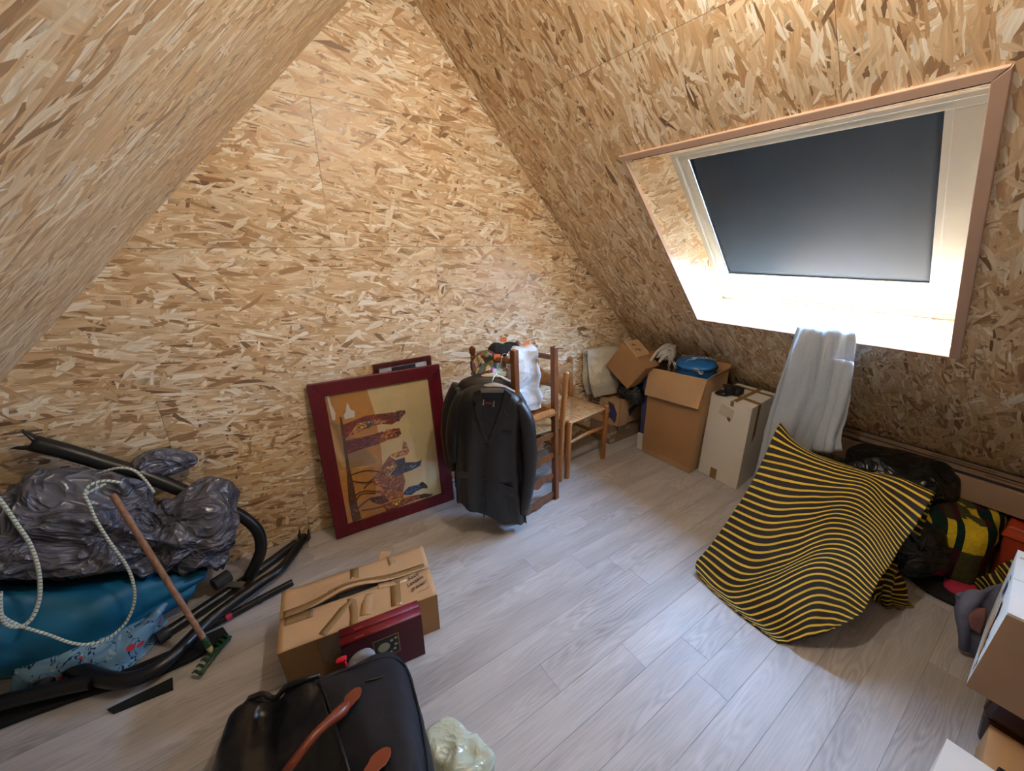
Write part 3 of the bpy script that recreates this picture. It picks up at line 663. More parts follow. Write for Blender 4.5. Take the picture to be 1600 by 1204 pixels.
for k, ln in enumerate(LEGS):
    ln = cr([(x, y, 0) for x, y in ln], 5); z = .0078
    for a, b in zip(ln[:-1], ln[1:]):
        d = (b-a)/np.linalg.norm(b-a); w_ = np.array((-d[1], d[0], 0))*.0042; n0 = len(g.v)
        g.v += [tuple(q[:2])+(z,) for q in (a-w_, b-w_, b+w_, a+w_)]; g.f.append((n0, n0+1, n0+2, n0+3)); fmi.append(len(mats)-1)
ig = link('painted_image', me_of('painted_image', fgeo(g).move([-a for a in FO]), mats, False, fmi), pr_)
part(pf, 'glass', fgeo(prism([(ix0-.003,iy0-.003),(ix1+.003,iy0-.003),(ix1+.003,iy1+.003),(ix0-.003,iy1+.003)], .0096, .0112)), PGLASS)

# frame behind it
bf = thing('picture_frame', 'narrow dark mahogany frame mostly hidden behind the maroon one', 'picture', (.733, 2.196, 0))
x0, x1, zt = .561, .905, .934
for q in (box(x0, x1, 2.186, 2.204, zt-.028, zt), box(x0, x1, 2.186, 2.204, .002, .03), box(x0, x0+.028, 2.186, 2.204, .03, zt-.028), box(x1-.028, x1, 2.186, 2.204, .03, zt-.028)):
    part(bf, 'frame_rail', q, DARKFR, bevel=.002)
mt_ = part(bf, 'mount', box(x0+.026, x1-.026, 2.193, 2.202, .028, zt-.026), flat('grey_mount', (196,198,204)))
part(mt_, 'photograph', box(x0+.10, x1-.10, 2.1915, 2.1925, .15, zt-.034), flat('dark_photograph', (44,40,46)))

# ============================================================ chairs
# dark ladder-back chair standing upside down on the rush chair
P1b, P1t, P2b, P2t = (1.469,1.657,.002), (1.44,1.68,1.012), (1.142,1.60,.002), (1.13,1.632,1.048)
F1s, F1t, F2s, F2t = (1.395,1.955,.60), (1.385,1.965,1.0), (1.04,1.885,.63), (1.034,1.905,1.03)
le = thing('ladder_back_chair', 'dark wooden ladder-back chair turned upside down with its legs in the air', 'chair', (1.3,1.78,0))
def sqpost(a, b, w_=.017):
    a, b = Vector(a), Vector(b); x = Vector((.98,.17,0)); y = Vector((-.17,.98,0))
    return hexa([a-x*w_-y*w_, a+x*w_-y*w_, a+x*w_+y*w_, a-x*w_+y*w_], [b-x*w_-y*w_, b+x*w_-y*w_, b+x*w_+y*w_, b-x*w_+y*w_])
for a, b in ((P1b, P1t), (P2b, P2t)): part(le, 'back_post', sqpost(a, b), WOOD_D, bevel=.003)
for a, b in ((F1s, F1t), (F2s, F2t)):
    pr2 = [(0,.017),(.42,.017),(.46,.013),(.52,.020),(.56,.012),(.60,.020),(.63,.013),(.66,.018),(.78,.018),(.80,.012),(.83,.016),(.86,.010),(.90,.017),(.95,.019),(.985,.014),(1,.004)]
    part(le, 'turned_leg', tube([lerp(a, b, t_) for t_, r in pr2], [r for t_, r in pr2], 14), WOOD_D, 30)
for t_ in (.66,):
    pass
hz = .93
def on(a, b, z): return lerp(a, b, (z-a[2])/(b[2]-a[2]))
sl, sr = (on(P2b, P2t, .985), on(F2s, F2t, .965)), (on(P1b, P1t, .945), on(F1s, F1t, .935))
for a, b in (sl, sr): part(le, 'side_stretcher', tube([a, b], .013, 8, flat=1.2), WOOD_D, 30)
part(le, 'cross_stretcher', tube([lerp(*sl, .42), lerp(*sr, .42)], .012, 8), WOOD_D, 30)
seat4 = [on(P2b, P2t, .625), on(P1b, P1t, .612), (F1s[0], F1s[1], .61), (F2s[0], F2s[1], .635)]
for i in range(4):
    a, b = seat4[i], seat4[(i+1)%4]; part(le, 'seat_rail', tube([a, b], .018, 8, flat=1.5), WOOD_L, 30)
part(le, 'seat_panel', plate(seat4, rect(.03,.97,.03,.97), -.012, .008), wood('seat_panel_wood', lin(120,70,40), lin(156,100,62)))
d12 = (Vector(P1b)-Vector(P2b)).normalized(); 
for zc, h0, h1 in ((.045,.030,.055), (.185,.024,.046), (.328,.024,.044), (.468,.022,.04)):
    a, b = Vector(on(P2b, P2t, zc)), Vector(on(P1b, P1t, zc)); nrm = Vector((d12.y, -d12.x, 0)); top = []; bot = []
    for k in range(21):
        u = k/20; p = a.lerp(b, u); s_ = math.sin(math.pi*u); wv = .010*math.sin(math.pi*u)*math.cos(6*math.pi*(u-.5))
        top.append(p+Vector((0,0,h0*.55+.006*s_))); bot.append(p-Vector((0,0,h0*.5+(h1-h0)*s_*.8+wv)))
    g = Geo(); n = len(top); vs = [q+nrm*s_ for s_ in (.006, -.006) for q in top+bot]
    fs = []
    for k in range(n-1):
        fs += [(k, k+1, n+k+1, n+k)[::-1], (2*n+k, 2*n+k+1, 3*n+k+1, 3*n+k), (k, k+1, 2*n+k+1, 2*n+k), (n+k, n+k+1, 3*n+k+1, 3*n+k)[::-1]]
    fs += [(0, n, 3*n, 2*n), (n-1, 2*n-1, 4*n-1, 3*n-1)[::-1]]
    part(le, 'slat', g.add(vs, fs), WOOD_D, bevel=.001)

def rush_seat(c4, z, h=.028):         # four woven triangles wrapped over the rails
    C = Vector(((sum(p[0] for p in c4))/4, sum(p[1] for p in c4)/4, z-.006)); g = Geo(); uv = []
    for i in range(4):
        A, B = Vector((*c4[i], z)), Vector((*c4[(i+1)%4], z)); d = (B-A).normalized(); o = Vector((d.y, -d.x, 0)); rows = []
        NU, prof = 22, [(-.5, .0, -h*.95), (-.3, .010, -h*.6), (-.1, .012, -.008), (0, .004, .0)]
        for v, ou, dz in prof+[(k/9, 0, 0) for k in range(1, 10)]:
            row = []
            for k in range(NU+1):
                u = k/NU; e = A.lerp(B, u); p = e if v <= 0 else e.lerp(C, v*.985)
                q = p+o*ou+Vector((0, 0, dz + (.009*math.sin(math.pi*min(1, v*1.1))*math.sin(math.pi*u)**.5 if v > 0 else 0)))
                if v < -.2: q = q-o*.012
                row.append(q); uv.append(((p-A).dot(d)+i*.37, max(v, 0)*.3))
            rows.append(row)
        q = grid(rows); g.add(q.v, [f[::-1] for f in q.f])
    g.uv = uv; return g
def rush_chair(label, wf=.41, wb=.39, dp=.335, hs=.425, hb=.745, splay=.02, group=None):
    r = thing('rush_chair', label, 'chair', group=group)
    fl_, fr, br, bl_ = (-wf/2,-dp/2), (wf/2,-dp/2), (wb/2,dp/2), (-wb/2,dp/2)
    for x, y in (fl_, fr):
        part(r, 'front_leg', tube([(x,y,.002),(x,y,.02),(x,y,hs+.012),(x,y,hs+.022)], [.017,.0195,.0205,.012], 14), WOOD_L, 30, local=True)
    for x, y in (bl_, br):
        part(r, 'back_post', tube([(x,y,.002),(x,y,.02),(x,y,hs),(x,y+.02,hb-.012),(x,y+.021,hb)], [.017,.019,.0195,.019,.011], 14), WOOD_L, 30, local=True)
    s_ = part(r, 'rush_seat', rush_seat([(x*.98, y*.98) for x, y in (fl_, fr, br, bl_)], hs), RUSH, 'all', local=True)
    for (a, b, z) in ((fl_, fr, .27), (fl_, bl_, .20), (fr, br, .20), (bl_, br, .24)):
        mid = ((a[0]+b[0])/2, (a[1]+b[1])/2, z+(.012 if a == fl_ and b == fr else 0))
        part(r, 'stretcher', tube([(*a, z), mid, (*b, z)], [.010,.013,.010], 10, 4), WOOD_L, 30, local=True)
    # woven back: a band of rush between the posts
    y = dp/2+.012; z0, z1 = hb-.185, hb-.035; rows = []; uv = []
    NV, NU = 26, 24
    for i in range(NV+1):
        an = 2*math.pi*i/NV; row = []
        for k in range(NU+1):
            u = k/NU*2-1; pin = .62+.38*abs(u)**1.5; zc = (z0+z1)/2; hh = (z1-z0)/2*pin
            bow = .012*(1-u*u)
            row.append((u*(wb/2+.004), y+bow+.021*math.sin(an)*(.7+.3*abs(u)), zc+hh*math.copysign(abs(math.cos(an))**.6, math.cos(an)))); uv.append((i/NV*.5+.1*abs(u), u*.4))
        rows.append(row)
    g = grid(rows); g.uv = [(b*1.0, a) for a, b in uv]; g.uv = [(a, b) for a, b in uv]
    part(r, 'rush_back', g, RUSH, 'all', local=True)
    return r
cC = rush_chair('rush-seated chair standing clear of the stack, beside the cardboard boxes', group='rush-seated chairs'); cC.location = (1.876, 1.985, 0); cC.rotation_euler.z = R(6.5)
cD = rush_chair('rush-seated chair at the bottom of the stack, under the upturned chair', wf=.35, wb=.335, dp=.36, hs=.425, hb=.80, group='rush-seated chairs'); cD.location = (1.455, 1.972, 0); cD.rotation_euler.z = R(-94)

# bags in the upturned chair
g = blob((1.275, 1.80, .80), (.125, .08, .215), 3, 5, .03, 7, .03, 5, rz=R(10), zmin=.632)
single('carrier_bag', g, PLASTIC_W, 'white plastic carrier bag stuffed between the legs of the upturned chair', 'bag', (1.30,1.80,.632), 'all')
g = blob((1.10, 1.815, .80), (.075, .07, .20), 5, 4, .03, 10, .03, 5, zmin=.645)
single('carrier_bag', g, PATTERN_BAG, 'flowery patterned carrier bag hanging behind the coat hangers', 'bag', (1.115,1.80,.645), 'all')
kn = thing('knitted_bundle', 'black knitted bundle with orange tags on top of the bags', 'bundle', (1.2,1.80,1.0))
part(kn, 'knit', blob((1.150,1.80,1.005), (.062,.04,.020), 8, 2.4, .03, 12, .02, 5, zmin=.985), BLACKCLOTH, 'all')
part(kn, 'knit', blob((1.24,1.82,1.008), (.045,.035,.022), 9, 2.4, .02, 12, .02, 4, zmin=.99), BLACKCLOTH, 'all')
for (x, y, z, a) in ((1.095,1.742,.992,.1), (1.215,1.86,1.05,.2), (1.335,1.80,1.018,-.3)):
    q = box(-.021,.021,-.003,.003,-.014,.014); q.xf(Matrix.Translation((x,y,z)) @ Matrix.Rotation(a, 4, 'Y')); part(kn, 'tag', q, ORANGE_TAG, bevel=.002)

# ============================================================ jackets on hangers
JD, JM, J0 = Vector((.866,-.5,0)), Vector((-.5,-.866,0)), Vector((.965,1.61,0))
def jacket(name, label, rows, mat, ry, shift, sleeves, seed):
    c0 = Vector(rows[-1][0]).lerp(Vector(rows[-1][1]), .5)+shift; r = thing(name, label, 'jacket', (c0.x, c0.y, 0))
    L = cr([p[0] for p in rows], 5); Rr = cr([p[1] for p in rows], 5); rr = [float(x[0]) for x in cr([(q,) for q in ry], 5)]
    P = []; NU = 56; nr = len(L)
    for i, (a, b) in enumerate(zip(L, Rr)):
        a, b = Vector(a)+shift, Vector(b)+shift; c = (a+b)/2; h = (b-a)/2; row = []
        for k in range(NU):
            an = 2*math.pi*k/NU; cx_ = math.copysign(abs(math.cos(an))**.75, math.cos(an)); p = c+h*cx_+JM*(rr[i]*math.sin(an))
            f = i/nr; p += JM*(.010*f*math.sin(9*an+seed)+.012*fbm(p, 7, 2, seed))*(.3+f)
            row.append(p)
        P.append(row)
    g = grid(P, True); g.f.append(tuple(range(NU))[::-1])
    body = part(r, 'body', g, mat, 'all')
    for sv, rad in sleeves:
        sv = [Vector(p)+shift for p in sv]
        part(r, 'sleeve', tube(sv, rad, 16, 5, flat=.8), mat, 'all')
    return r, body
JR = [[(0.91, 1.642, 0.9), (1.034, 1.57, 0.888)], [(0.845, 1.679, 0.869), (1.093, 1.536, 0.824)], [(0.826, 1.69, 0.811), (1.107, 1.528, 0.742)], [(0.818, 1.695, 0.699), (1.101, 1.531, 0.61)], [(0.804, 1.703, 0.514), (1.104, 1.53, 0.398)], [(0.793, 1.71, 0.338), (1.117, 1.522, 0.182)], [(0.791, 1.711, 0.232), (1.13, 1.515, 0.055)]]
SLR = [(1.079, 1.544, 0.81), (1.121, 1.52, 0.701), (1.137, 1.511, 0.533), (1.135, 1.512, 0.355), (1.111, 1.526, 0.14)]
SLL = [(0.85, 1.677, 0.845), (0.814, 1.697, 0.735), (0.793, 1.709, 0.59), (0.796, 1.708, 0.468)]
j1, j1b = jacket('leather_jacket', 'black leather blazer with open lapels hanging on a grey hanger', JR, LEATHER, [.03,.055,.065,.065,.062,.062,.06], Vector((0,0,0)),
    [(SLR, [.04,.056,.056,.052,.045]), ([Vector(p)-JM*.03 for p in SLL], [.04,.05,.05,.042])], 1.0)
sh2 = -JM*.125-JD*.012+Vector((0,0,.012))
j2, _ = jacket('coat', 'dark brown coat hanging just behind the leather blazer', JR, LEATHER2, [.03,.05,.055,.055,.05,.05,.045], sh2,
    [(SLR, [.04,.05,.05,.05,.042]), ([Vector(p)-JD*.02 for p in SLL]+[Vector(SLL[-1])-JD*.02+Vector((0,0,-.12))], [.04,.052,.052,.05,.04])], 5.0)
def jf(pts): return pts
def jplate(pts, off, th=.0025):
    v = [Vector(p)+JM*off for p in pts]; n = len(v); a = v; b = [p+JM*th for p in v]
    g = Geo(); u = [(p-J0).dot(JD) for p in v]; z = [p.z for p in v]
    ar = sum(u[i]*z[(i+1)%n]-u[(i+1)%n]*z[i] for i in range(n))
    f = [tuple(range(n-1,-1,-1)), tuple(range(n,2*n))]+[(i,(i+1)%n,n+(i+1)%n,n+i) for i in range(n)]
    if ar < 0: f = [x[::-1] for x in f]
    return g.add(a+b, f)
Q = {'lin_': [(0.928, 1.631, 0.883), (1.023, 1.577, 0.879), (1.013, 1.582, 0.796), (0.962, 1.612, 0.662), (0.941, 1.624, 0.619), (0.924, 1.634, 0.729), (0.921, 1.635, 0.835)], 'lapl': [(0.926, 1.632, 0.903), (0.896, 1.65, 0.891), (0.888, 1.654, 0.843), (0.907, 1.643, 0.828), (0.895, 1.65, 0.808), (0.917, 1.638, 0.694), (0.944, 1.622, 0.604), (0.95, 1.619, 0.619), (0.928, 1.631, 0.765), (0.928, 1.631, 0.862)], 'lapr': [(1.026, 1.575, 0.899), (1.054, 1.559, 0.87), (1.047, 1.562, 0.822), (1.022, 1.577, 0.788), (1.033, 1.571, 0.76), (0.997, 1.591, 0.682), (0.955, 1.616, 0.603), (0.947, 1.62, 0.619), (0.987, 1.597, 0.733), (1.014, 1.582, 0.824)], 'seam': [(0.944, 1.622, 0.604), (0.949, 1.619, 0.604), (0.929, 1.631, 0.389), (0.923, 1.634, 0.163), (0.917, 1.638, 0.163), (0.923, 1.634, 0.389)], 'pock': [(1.011, 1.583, 0.674), (1.06, 1.555, 0.657), (1.06, 1.555, 0.646), (1.011, 1.583, 0.663)], 'flap': [(0.989, 1.596, 0.377), (1.058, 1.556, 0.332), (1.055, 1.558, 0.283), (0.985, 1.598, 0.329)], 'flap2': [(0.813, 1.698, 0.452), (0.886, 1.656, 0.431), (0.884, 1.657, 0.392), (0.811, 1.699, 0.413)], 'patch': [(0.933, 1.628, 0.852), (0.986, 1.598, 0.839), (0.982, 1.6, 0.804), (0.929, 1.631, 0.817)], 'btn1': [(0.943, 1.622, 0.597)], 'btn2': [(0.927, 1.632, 0.409)]}
part(j1, 'lining', jplate(Q['lin_'], .066), LINING); 
part(j1, 'lapel', jplate(Q['lapl'], .069, .006), LEATHER, bevel=.002); part(j1, 'lapel', jplate(Q['lapr'], .069, .006), LEATHER, bevel=.002)
part(j1, 'front_edge', jplate(Q['seam'], .064, .006), STITCH)
part(j1, 'pocket_welt', jplate(Q['pock'], .063, .006), STITCH); part(j1, 'pocket_flap', jplate(Q['flap'], .064, .006), LEATHER, bevel=.0015); part(j1, 'pocket_flap', jplate(Q['flap2'], .056, .006), LEATHER, bevel=.0015)
lb = part(j1, 'neck_label', jplate(Q['patch'], .069, .001), TAGBLK, label='black woven label with red lettering between silver bars')
pq = [Vector(p)+JM*.0702 for p in Q['patch']]
def pp(u, v): return pq[3].lerp(pq[2], u).lerp(pq[0].lerp(pq[1], u), v)
for (u0,u1,v0,v1,mm) in ((.06,.12,.15,.9,SILVER),(.88,.94,.15,.9,SILVER),(.0,.2,.1,.16,SILVER),(.8,1,.1,.16,SILVER),(.25,.32,.42,.58,REDTH),(.35,.42,.42,.58,REDTH),(.45,.52,.42,.58,REDTH),(.55,.62,.42,.58,REDTH),(.65,.74,.42,.58,REDTH)):
    part(lb, 'woven_mark', jplate([pp(u0,v0),pp(u1,v0),pp(u1,v1),pp(u0,v1)], .0, .0006), mm)
for k in ('btn1', 'btn2'):
    c = Vector(Q[k][0])+JM*.073; part(j1, 'button', tube([c-JM*.004, c+JM*.003], .008, 12), HORN, 30)
def hanger(label, mat, c, hook, half, drop):
    r = thing('coat_hanger', label, 'hanger', c)
    c = Vector(c); a = c-JD*half-Vector((0,0,drop)); b = c+JD*half-Vector((0,0,drop))
    part(r, 'bar', tube([a, a.lerp(c,.5)+Vector((0,0,drop*.2)), c, b.lerp(c,.5)+Vector((0,0,drop*.2)), b], [.010,.016,.022,.016,.010], 10, 6, flat=.5), mat, 'all')
    h = Vector(hook); d = Vector((.95,-.25,0)); u = Vector((0,0,1)); pts = [c, c+u*.03, c.lerp(h, .55)+Vector((0,0,.01))]
    pts += [h+d*(.017*math.cos(x))+u*(.017*math.sin(x)+.004) for x in (math.pi*1.0, math.pi*.7, math.pi*.4, math.pi*.1, -.2*math.pi)]
    part(r, 'hook', tube(pts, .0026, 8, 5), STEEL, 'all')
hanger('grey plastic coat hanger carrying the leather blazer', HANGER, (0.979, 1.602, 0.897), (1.118,1.70,.995), .11, .04)
hanger('cream plastic coat hanger carrying the brown coat behind', HANGER_W, tuple(Vector((0.979, 1.602, 0.897))+sh2), (1.088,1.76,.982), .11, .04)


# ============================================================ boxes in the far right corner
b0 = [(2.307, 1.961, 0.0), (2.774, 1.969, 0.0)]
carton('parcel_box', 'low taped brown box on the floor at the bottom of the corner stack', [(2.31,1.965,.001),(2.80,1.965,.001),(2.80,2.19,.001),(2.31,2.19,.001)], [(2.31,1.965,.165),(2.80,1.965,.165),(2.80,2.19,.165),(2.31,2.19,.165)], CARD_D,
    [('f0', rect(0,.16,.5,.66)), ('f0', rect(0,.12,.1,.26)), ('f3', rect(.7,1,.3,.6)), ('f0', rect(.2,.48,.55,.98))], tape_mat=flat('pale_parcel_tape', (176,168,150), .4))
r, f = carton('printed_box', 'brown box with blue printing on top of the low parcel box', [(2.345,1.925,.168),(2.75,1.945,.168),(2.76,2.185,.168),(2.30,2.18,.168)], [(2.345,1.925,.385),(2.75,1.945,.385),(2.76,2.185,.385),(2.30,2.18,.385)], CARD, [('top', rect(0,1,.4,.6))])
for fc, uv in (('f3', [(.35,.30),(.75,.25),(.9,.1),(.95,.5),(.8,.85),(.6,.9),(.7,.5)]), ('f0', [(.30,.95),(.75,.95),(.70,.75),(.35,.25),(.30,.55),(.55,.72),(.35,.75)]), ('f0', rect(.35,.6,.80,.86)), ('f3', rect(.05,.3,.55,.6)), ('f3', rect(.05,.3,.66,.71)), ('f3', rect(.05,.3,.77,.82)), ('f3', rect(.05,.3,.88,.93))):
    part(r, 'blue_print', plate(f[fc], uv, .0008, .0004), NAVY)
part(r, 'loose_flap', hexa([(2.335,1.905,.18),(2.42,1.90,.18),(2.42,1.906,.18),(2.335,1.911,.18)], [(2.335,1.90,.42),(2.415,1.895,.40),(2.415,1.901,.40),(2.335,1.906,.42)]), CARD)
# paper sack
ctrl = [[(2.166, 2.13, 0.779), (2.274, 2.12, 0.785), (2.474, 2.12, 0.766), (2.71, 2.12, 0.659)], [(2.173, 2.12, 0.646), (2.246, 2.07, 0.671), (2.444, 2.06, 0.639), (2.743, 2.08, 0.554)], [(2.184, 2.1, 0.516), (2.25, 2.04, 0.52), (2.466, 2.03, 0.49), (2.741, 2.05, 0.429)], [(2.226, 2.09, 0.401), (2.308, 2.05, 0.412), (2.504, 2.04, 0.401), (2.75, 2.05, 0.368)]]
P = fold(net(ctrl, 10, 8), .02, lambda u, v, p: fbm(p, 9, 3, 2)+.4*crease(p, 9, 1)); 
ps = thing('paper_sack', 'crumpled cream paper sack slumped behind the tilted box', 'sack', (2.35,2.09,.388))
part(ps, 'sack', grid(P), PAPER, 'all', solid=.006)
part(ps, 'sack_back', grid([[(x, min(2.185, y+.07+.02*math.sin(6*x)), z-.003) for x, y, z in r_] for r_ in P][::1]), PAPER, 'all', solid=.004)
part(ps, 'top_edge', tube([P[0][k] for k in range(0, len(P[0]), 3)], .006, 8), PAPER, 'all')
# dark bag that props the tilted box
single('dark_bag', blob((2.52,1.90,.465), (.17,.12,.085), 14, 2.6, .03, 8, .03, 5, zmin=.389), GARBAGE, 'small dark bag squashed under the tilted box', 'bag', (2.52,1.90,.389), 'all')
# tilted carton: front square face in the plane x = 2.30
tf = [(2.30,1.828,.532),(2.30,1.686,.722),(2.30,1.908,.872),(2.30,2.060,.660)]
dv = Vector((.19,.02,-.01)); tb = [tuple(Vector(p)+dv) for p in tf]
tbx = thing('tilted_box', 'square brown box tipped on its corner above the corner stack', 'box', (2.40,1.83,.53))
part(tbx, 'body', hexa(tf, tb), CARD_B, bevel=.003)
ff = [tf[3], tf[0], tf[1], tf[2]]           # u along L-B, v up
part(tbx, 'printed_bar', plate([tf[0], tf[3], tf[2], tf[1]][::1], rect(.18,.90,.20,.26), .0008, .0004), flat('dark_print', (70,66,58)))
part(tbx, 'printed_mark', plate([tf[0], tf[3], tf[2], tf[1]], rect(.10,.18,.78,.86), .0008, .0004), flat('dark_print2', (80,70,58)))
part(tbx, 'tape_residue', plate([tf[0], tf[3], tf[2], tf[1]], [(.35,.62),(.45,.55),(.58,.7),(.5,.8),(.38,.76)], .0008, .0004), TAPE)
tp = [tf[1], tb[1], tb[2], tf[2]]
fl1 = part(tbx, 'flap', plate([tuple(Vector(p)+Vector((0,-.004,.006))) for p in tp], rect(.0,.98,.40,1.0), .001, .003), CARD)
for (u, v, s_) in ((.45,.80,'E'), (.45,.62,'E'), (.62,.78,'T'), (.62,.58,'R')):
    part(fl1, 'ink_letter', text_geo(s_, .045, [tuple(Vector(p)+Vector((0,-.004,.006))) for p in tp], u, v, R(95), 0, .005), INK)
part(tbx, 'flap', plate(tp, rect(.02,.98,.02,.42), .001, .003), CARD_B)
# tall open carton
bb = [(2.442,1.330,.001),(2.80,1.350,.001),(2.80,1.735,.001),(2.436,1.737,.001)]
tt = [(2.452,1.312,.712),(2.76,1.335,.712),(2.76,1.735,.70),(2.432,1.745,.695)]
tc = thing('open_carton', 'tall brown carton with its front flap folded down, holding a blue punch bag', 'box', (2.6,1.53,0))
cb = Vector((2.6,1.53,0))
def inset(q, k=.004): 
    c = sum((Vector(p) for p in q), Vector())/4; return [tuple(c+(Vector(p)-c)*(1-k*2/.4)) for p in q]
ib, it = inset(bb), inset(tt)
part(tc, 'base_panel', hexa([(x,y,.001) for x,y,z in bb], [(x,y,.006) for x,y,z in bb]), CARD_B)
for i in range(4):
    j = (i+1) % 4
    part(tc, 'side_panel', hexa([bb[i], bb[j], ib[j], ib[i]], [tt[i], tt[j], it[j], it[i]]), CARD_B if i != 0 else CARD)
fa, fb_ = Vector(tt[3]), Vector(tt[0]); ex = (fb_-fa).normalized()
o1 = Vector((-.008,0,0)); o2 = Vector((-.035,0,-.205))
part(tc, 'front_flap', hexa([tuple(fa+o2+ex*.0), tuple(fb_+o2-ex*.012), tuple(fb_+o2-ex*.012+Vector((.004,0,0))), tuple(fa+o2+Vector((.004,0,0)))], [tuple(fa+o1), tuple(fb_+o1), tuple(fb_+Vector((.002,0,.004))), tuple(fa+Vector((.002,0,.004)))]), CARD, bevel=.002)
part(tc, 'back_flap', hexa([tt[1], tt[2], it[2], it[1]], [(2.80,1.34,.752),(2.80,1.72,.745),(2.795,1.72,.748),(2.795,1.34,.755)]), CARD_B)
part(tc, 'left_flap', hexa([tt[2], tt[3], it[3], it[2]], [(2.74,1.80,.80),(2.47,1.80,.80),(2.47,1.795,.803),(2.74,1.795,.803)]), CARD_IN)
part(tc, 'side_flap', hexa([tt[0], tt[1], it[1], it[0]], [(2.47,1.29,.742),(2.75,1.31,.75),(2.75,1.314,.752),(2.47,1.294,.744)]), CARD_B)
part(tc, 'base_tape', plate([bb[3], bb[0], tt[0], tt[3]], [(0,.0),(1,.0),(1,.055),(.5,.075),(0,.05)], .0008, .0006), TAPE_C)
# punch bag in the carton
pb = thing('punch_bag', 'round blue vinyl punch bag with steel chains inside the open carton', 'punch bag', (2.60,1.475,.01))
ax = Vector((-.08,0,1)).normalized(); cbase = Vector((2.655,1.49,.01)); ctop = cbase+ax*.80
def ring_pt(c, rr, an): 
    e1 = ax.cross(Vector((0,1,0))).normalized(); e2 = ax.cross(e1); return c+e1*(rr*math.cos(an))+e2*(rr*math.sin(an))
part(pb, 'body', tube([cbase, cbase+ax*.02, cbase+ax*.70, cbase+ax*.735], [.120,.134,.137,.138], 28), BLUEVINYL, 40)
pts, rad = [], []
for k in range(9):
    t_ = k/8; pts.append(cbase+ax*(.742+.055*math.sin(t_*math.pi/2))); rad.append(max(.137*math.cos(t_*math.pi/2)**.8, .002))
part(pb, 'top', tube(pts, rad, 28), BLUEVINYL, 'all')
part(pb, 'piping', tube([ring_pt(cbase+ax*.738, .140, 2*math.pi*k/32) for k in range(33)], .005, 8), BLKVINYL, 'all')
def chain(pts):
    pts = cr(pts, 30); g = Geo(); acc = 0; last = np.array(pts[0]); k = 0
    for p in pts[1:]:
        p = np.array(p)
        if np.linalg.norm(p-last) >= .017:
            a, b = Vector(last), Vector(p); d = (b-a).normalized(); s_ = d.cross(Vector((.3,.5,.8))).normalized(); 
            if k % 2: s_ = d.cross(s_)
            m = (a+b)/2; lp = [m+d*(.0130*math.cos(x))+s_*(.0075*math.sin(x)) for x in [2*math.pi*i/10 for i in range(11)]]
            tube(lp, .0026, 5, caps=False, g=g); last = p; k += 1
    return g
T_ = cbase+ax*.80
part(pb, 'chain', chain([(2.455,1.60,.70),(2.45,1.605,.755),(2.47,1.59,.775),(2.475,1.56,.73),(2.485,1.53,.735)]), STEEL)
part(pb, 'chain', chain([(2.485,1.53,.745),(2.50,1.50,.79),(2.54,1.45,.82),(2.60,1.39,.815),(2.66,1.36,.79)]), STEEL)
part(pb, 'chain', chain([(2.49,1.45,.73),(2.47,1.40,.755),(2.472,1.385,.735),(2.50,1.37,.745)]), STEEL)
# navy folder between the stacks
single('folder_box', hexa([(2.455,1.752,.14),(2.70,1.752,.14),(2.70,1.782,.14),(2.455,1.790,.14)], [(2.435,1.756,.62),(2.70,1.756,.62),(2.70,1.786,.62),(2.435,1.795,.62)]), NAVY, 'slim dark navy box wedged left of the tall carton', 'box', (2.55,1.77,.14), bevel=.003)
single('carton_scrap', hexa([(2.45,1.752,.001),(2.70,1.752,.001),(2.70,1.80,.001),(2.45,1.80,.001)], [(2.44,1.752,.139),(2.70,1.752,.139),(2.70,1.80,.139),(2.44,1.80,.139)]), CARD_W, 'small pale block under the navy box', 'box', (2.55,1.77,.001), bevel=.003)
# rolled newspaper on the carton
nw = thing('newspaper', 'folded newspapers draped over the edge of the tall carton', 'newspaper', (2.50,1.70,.70))
def strip(path, d, th, mat, name):
    path = cr(path, 8); a = [np.array(p) for p in path]; b = [p+np.array(d)*(1+.05*math.sin(i*.7)) for i, p in enumerate(a)]
    m_ = [(p+q)/2+np.array((0,0,.004)) for p, q in zip(a, b)]
    part(nw, name, grid([[tuple(x) for x in r_] for r_ in (a, m_, b)]), mat, 'all', solid=th)
strip([(2.40,1.768,.70),(2.41,1.75,.745),(2.44,1.735,.80),(2.47,1.715,.845),(2.50,1.69,.858),(2.525,1.672,.835),(2.515,1.685,.805),(2.495,1.70,.815)], (.13,.05,.0), .018, NEWS, 'sheet')
strip([(2.45,1.72,.78),(2.48,1.69,.83),(2.52,1.655,.845),(2.54,1.64,.80),(2.53,1.635,.755)], (.13,.05,.005), .016, NEWS, 'sheet')
strip([(2.44,1.69,.75),(2.47,1.665,.80),(2.50,1.64,.80),(2.505,1.625,.74)], (.11,.06,.01), .016, NEWS, 'sheet')
part(nw, 'inner_roll', blob((2.53,1.70,.795), (.055,.045,.045), 91, 2.4, .01, 12, .012, 4), NEWS, 'all')
strip([(2.49,1.70,.82),(2.51,1.675,.84),(2.53,1.655,.82)], (.10,.05,.0), .008, NEWS_D, 'sheet')
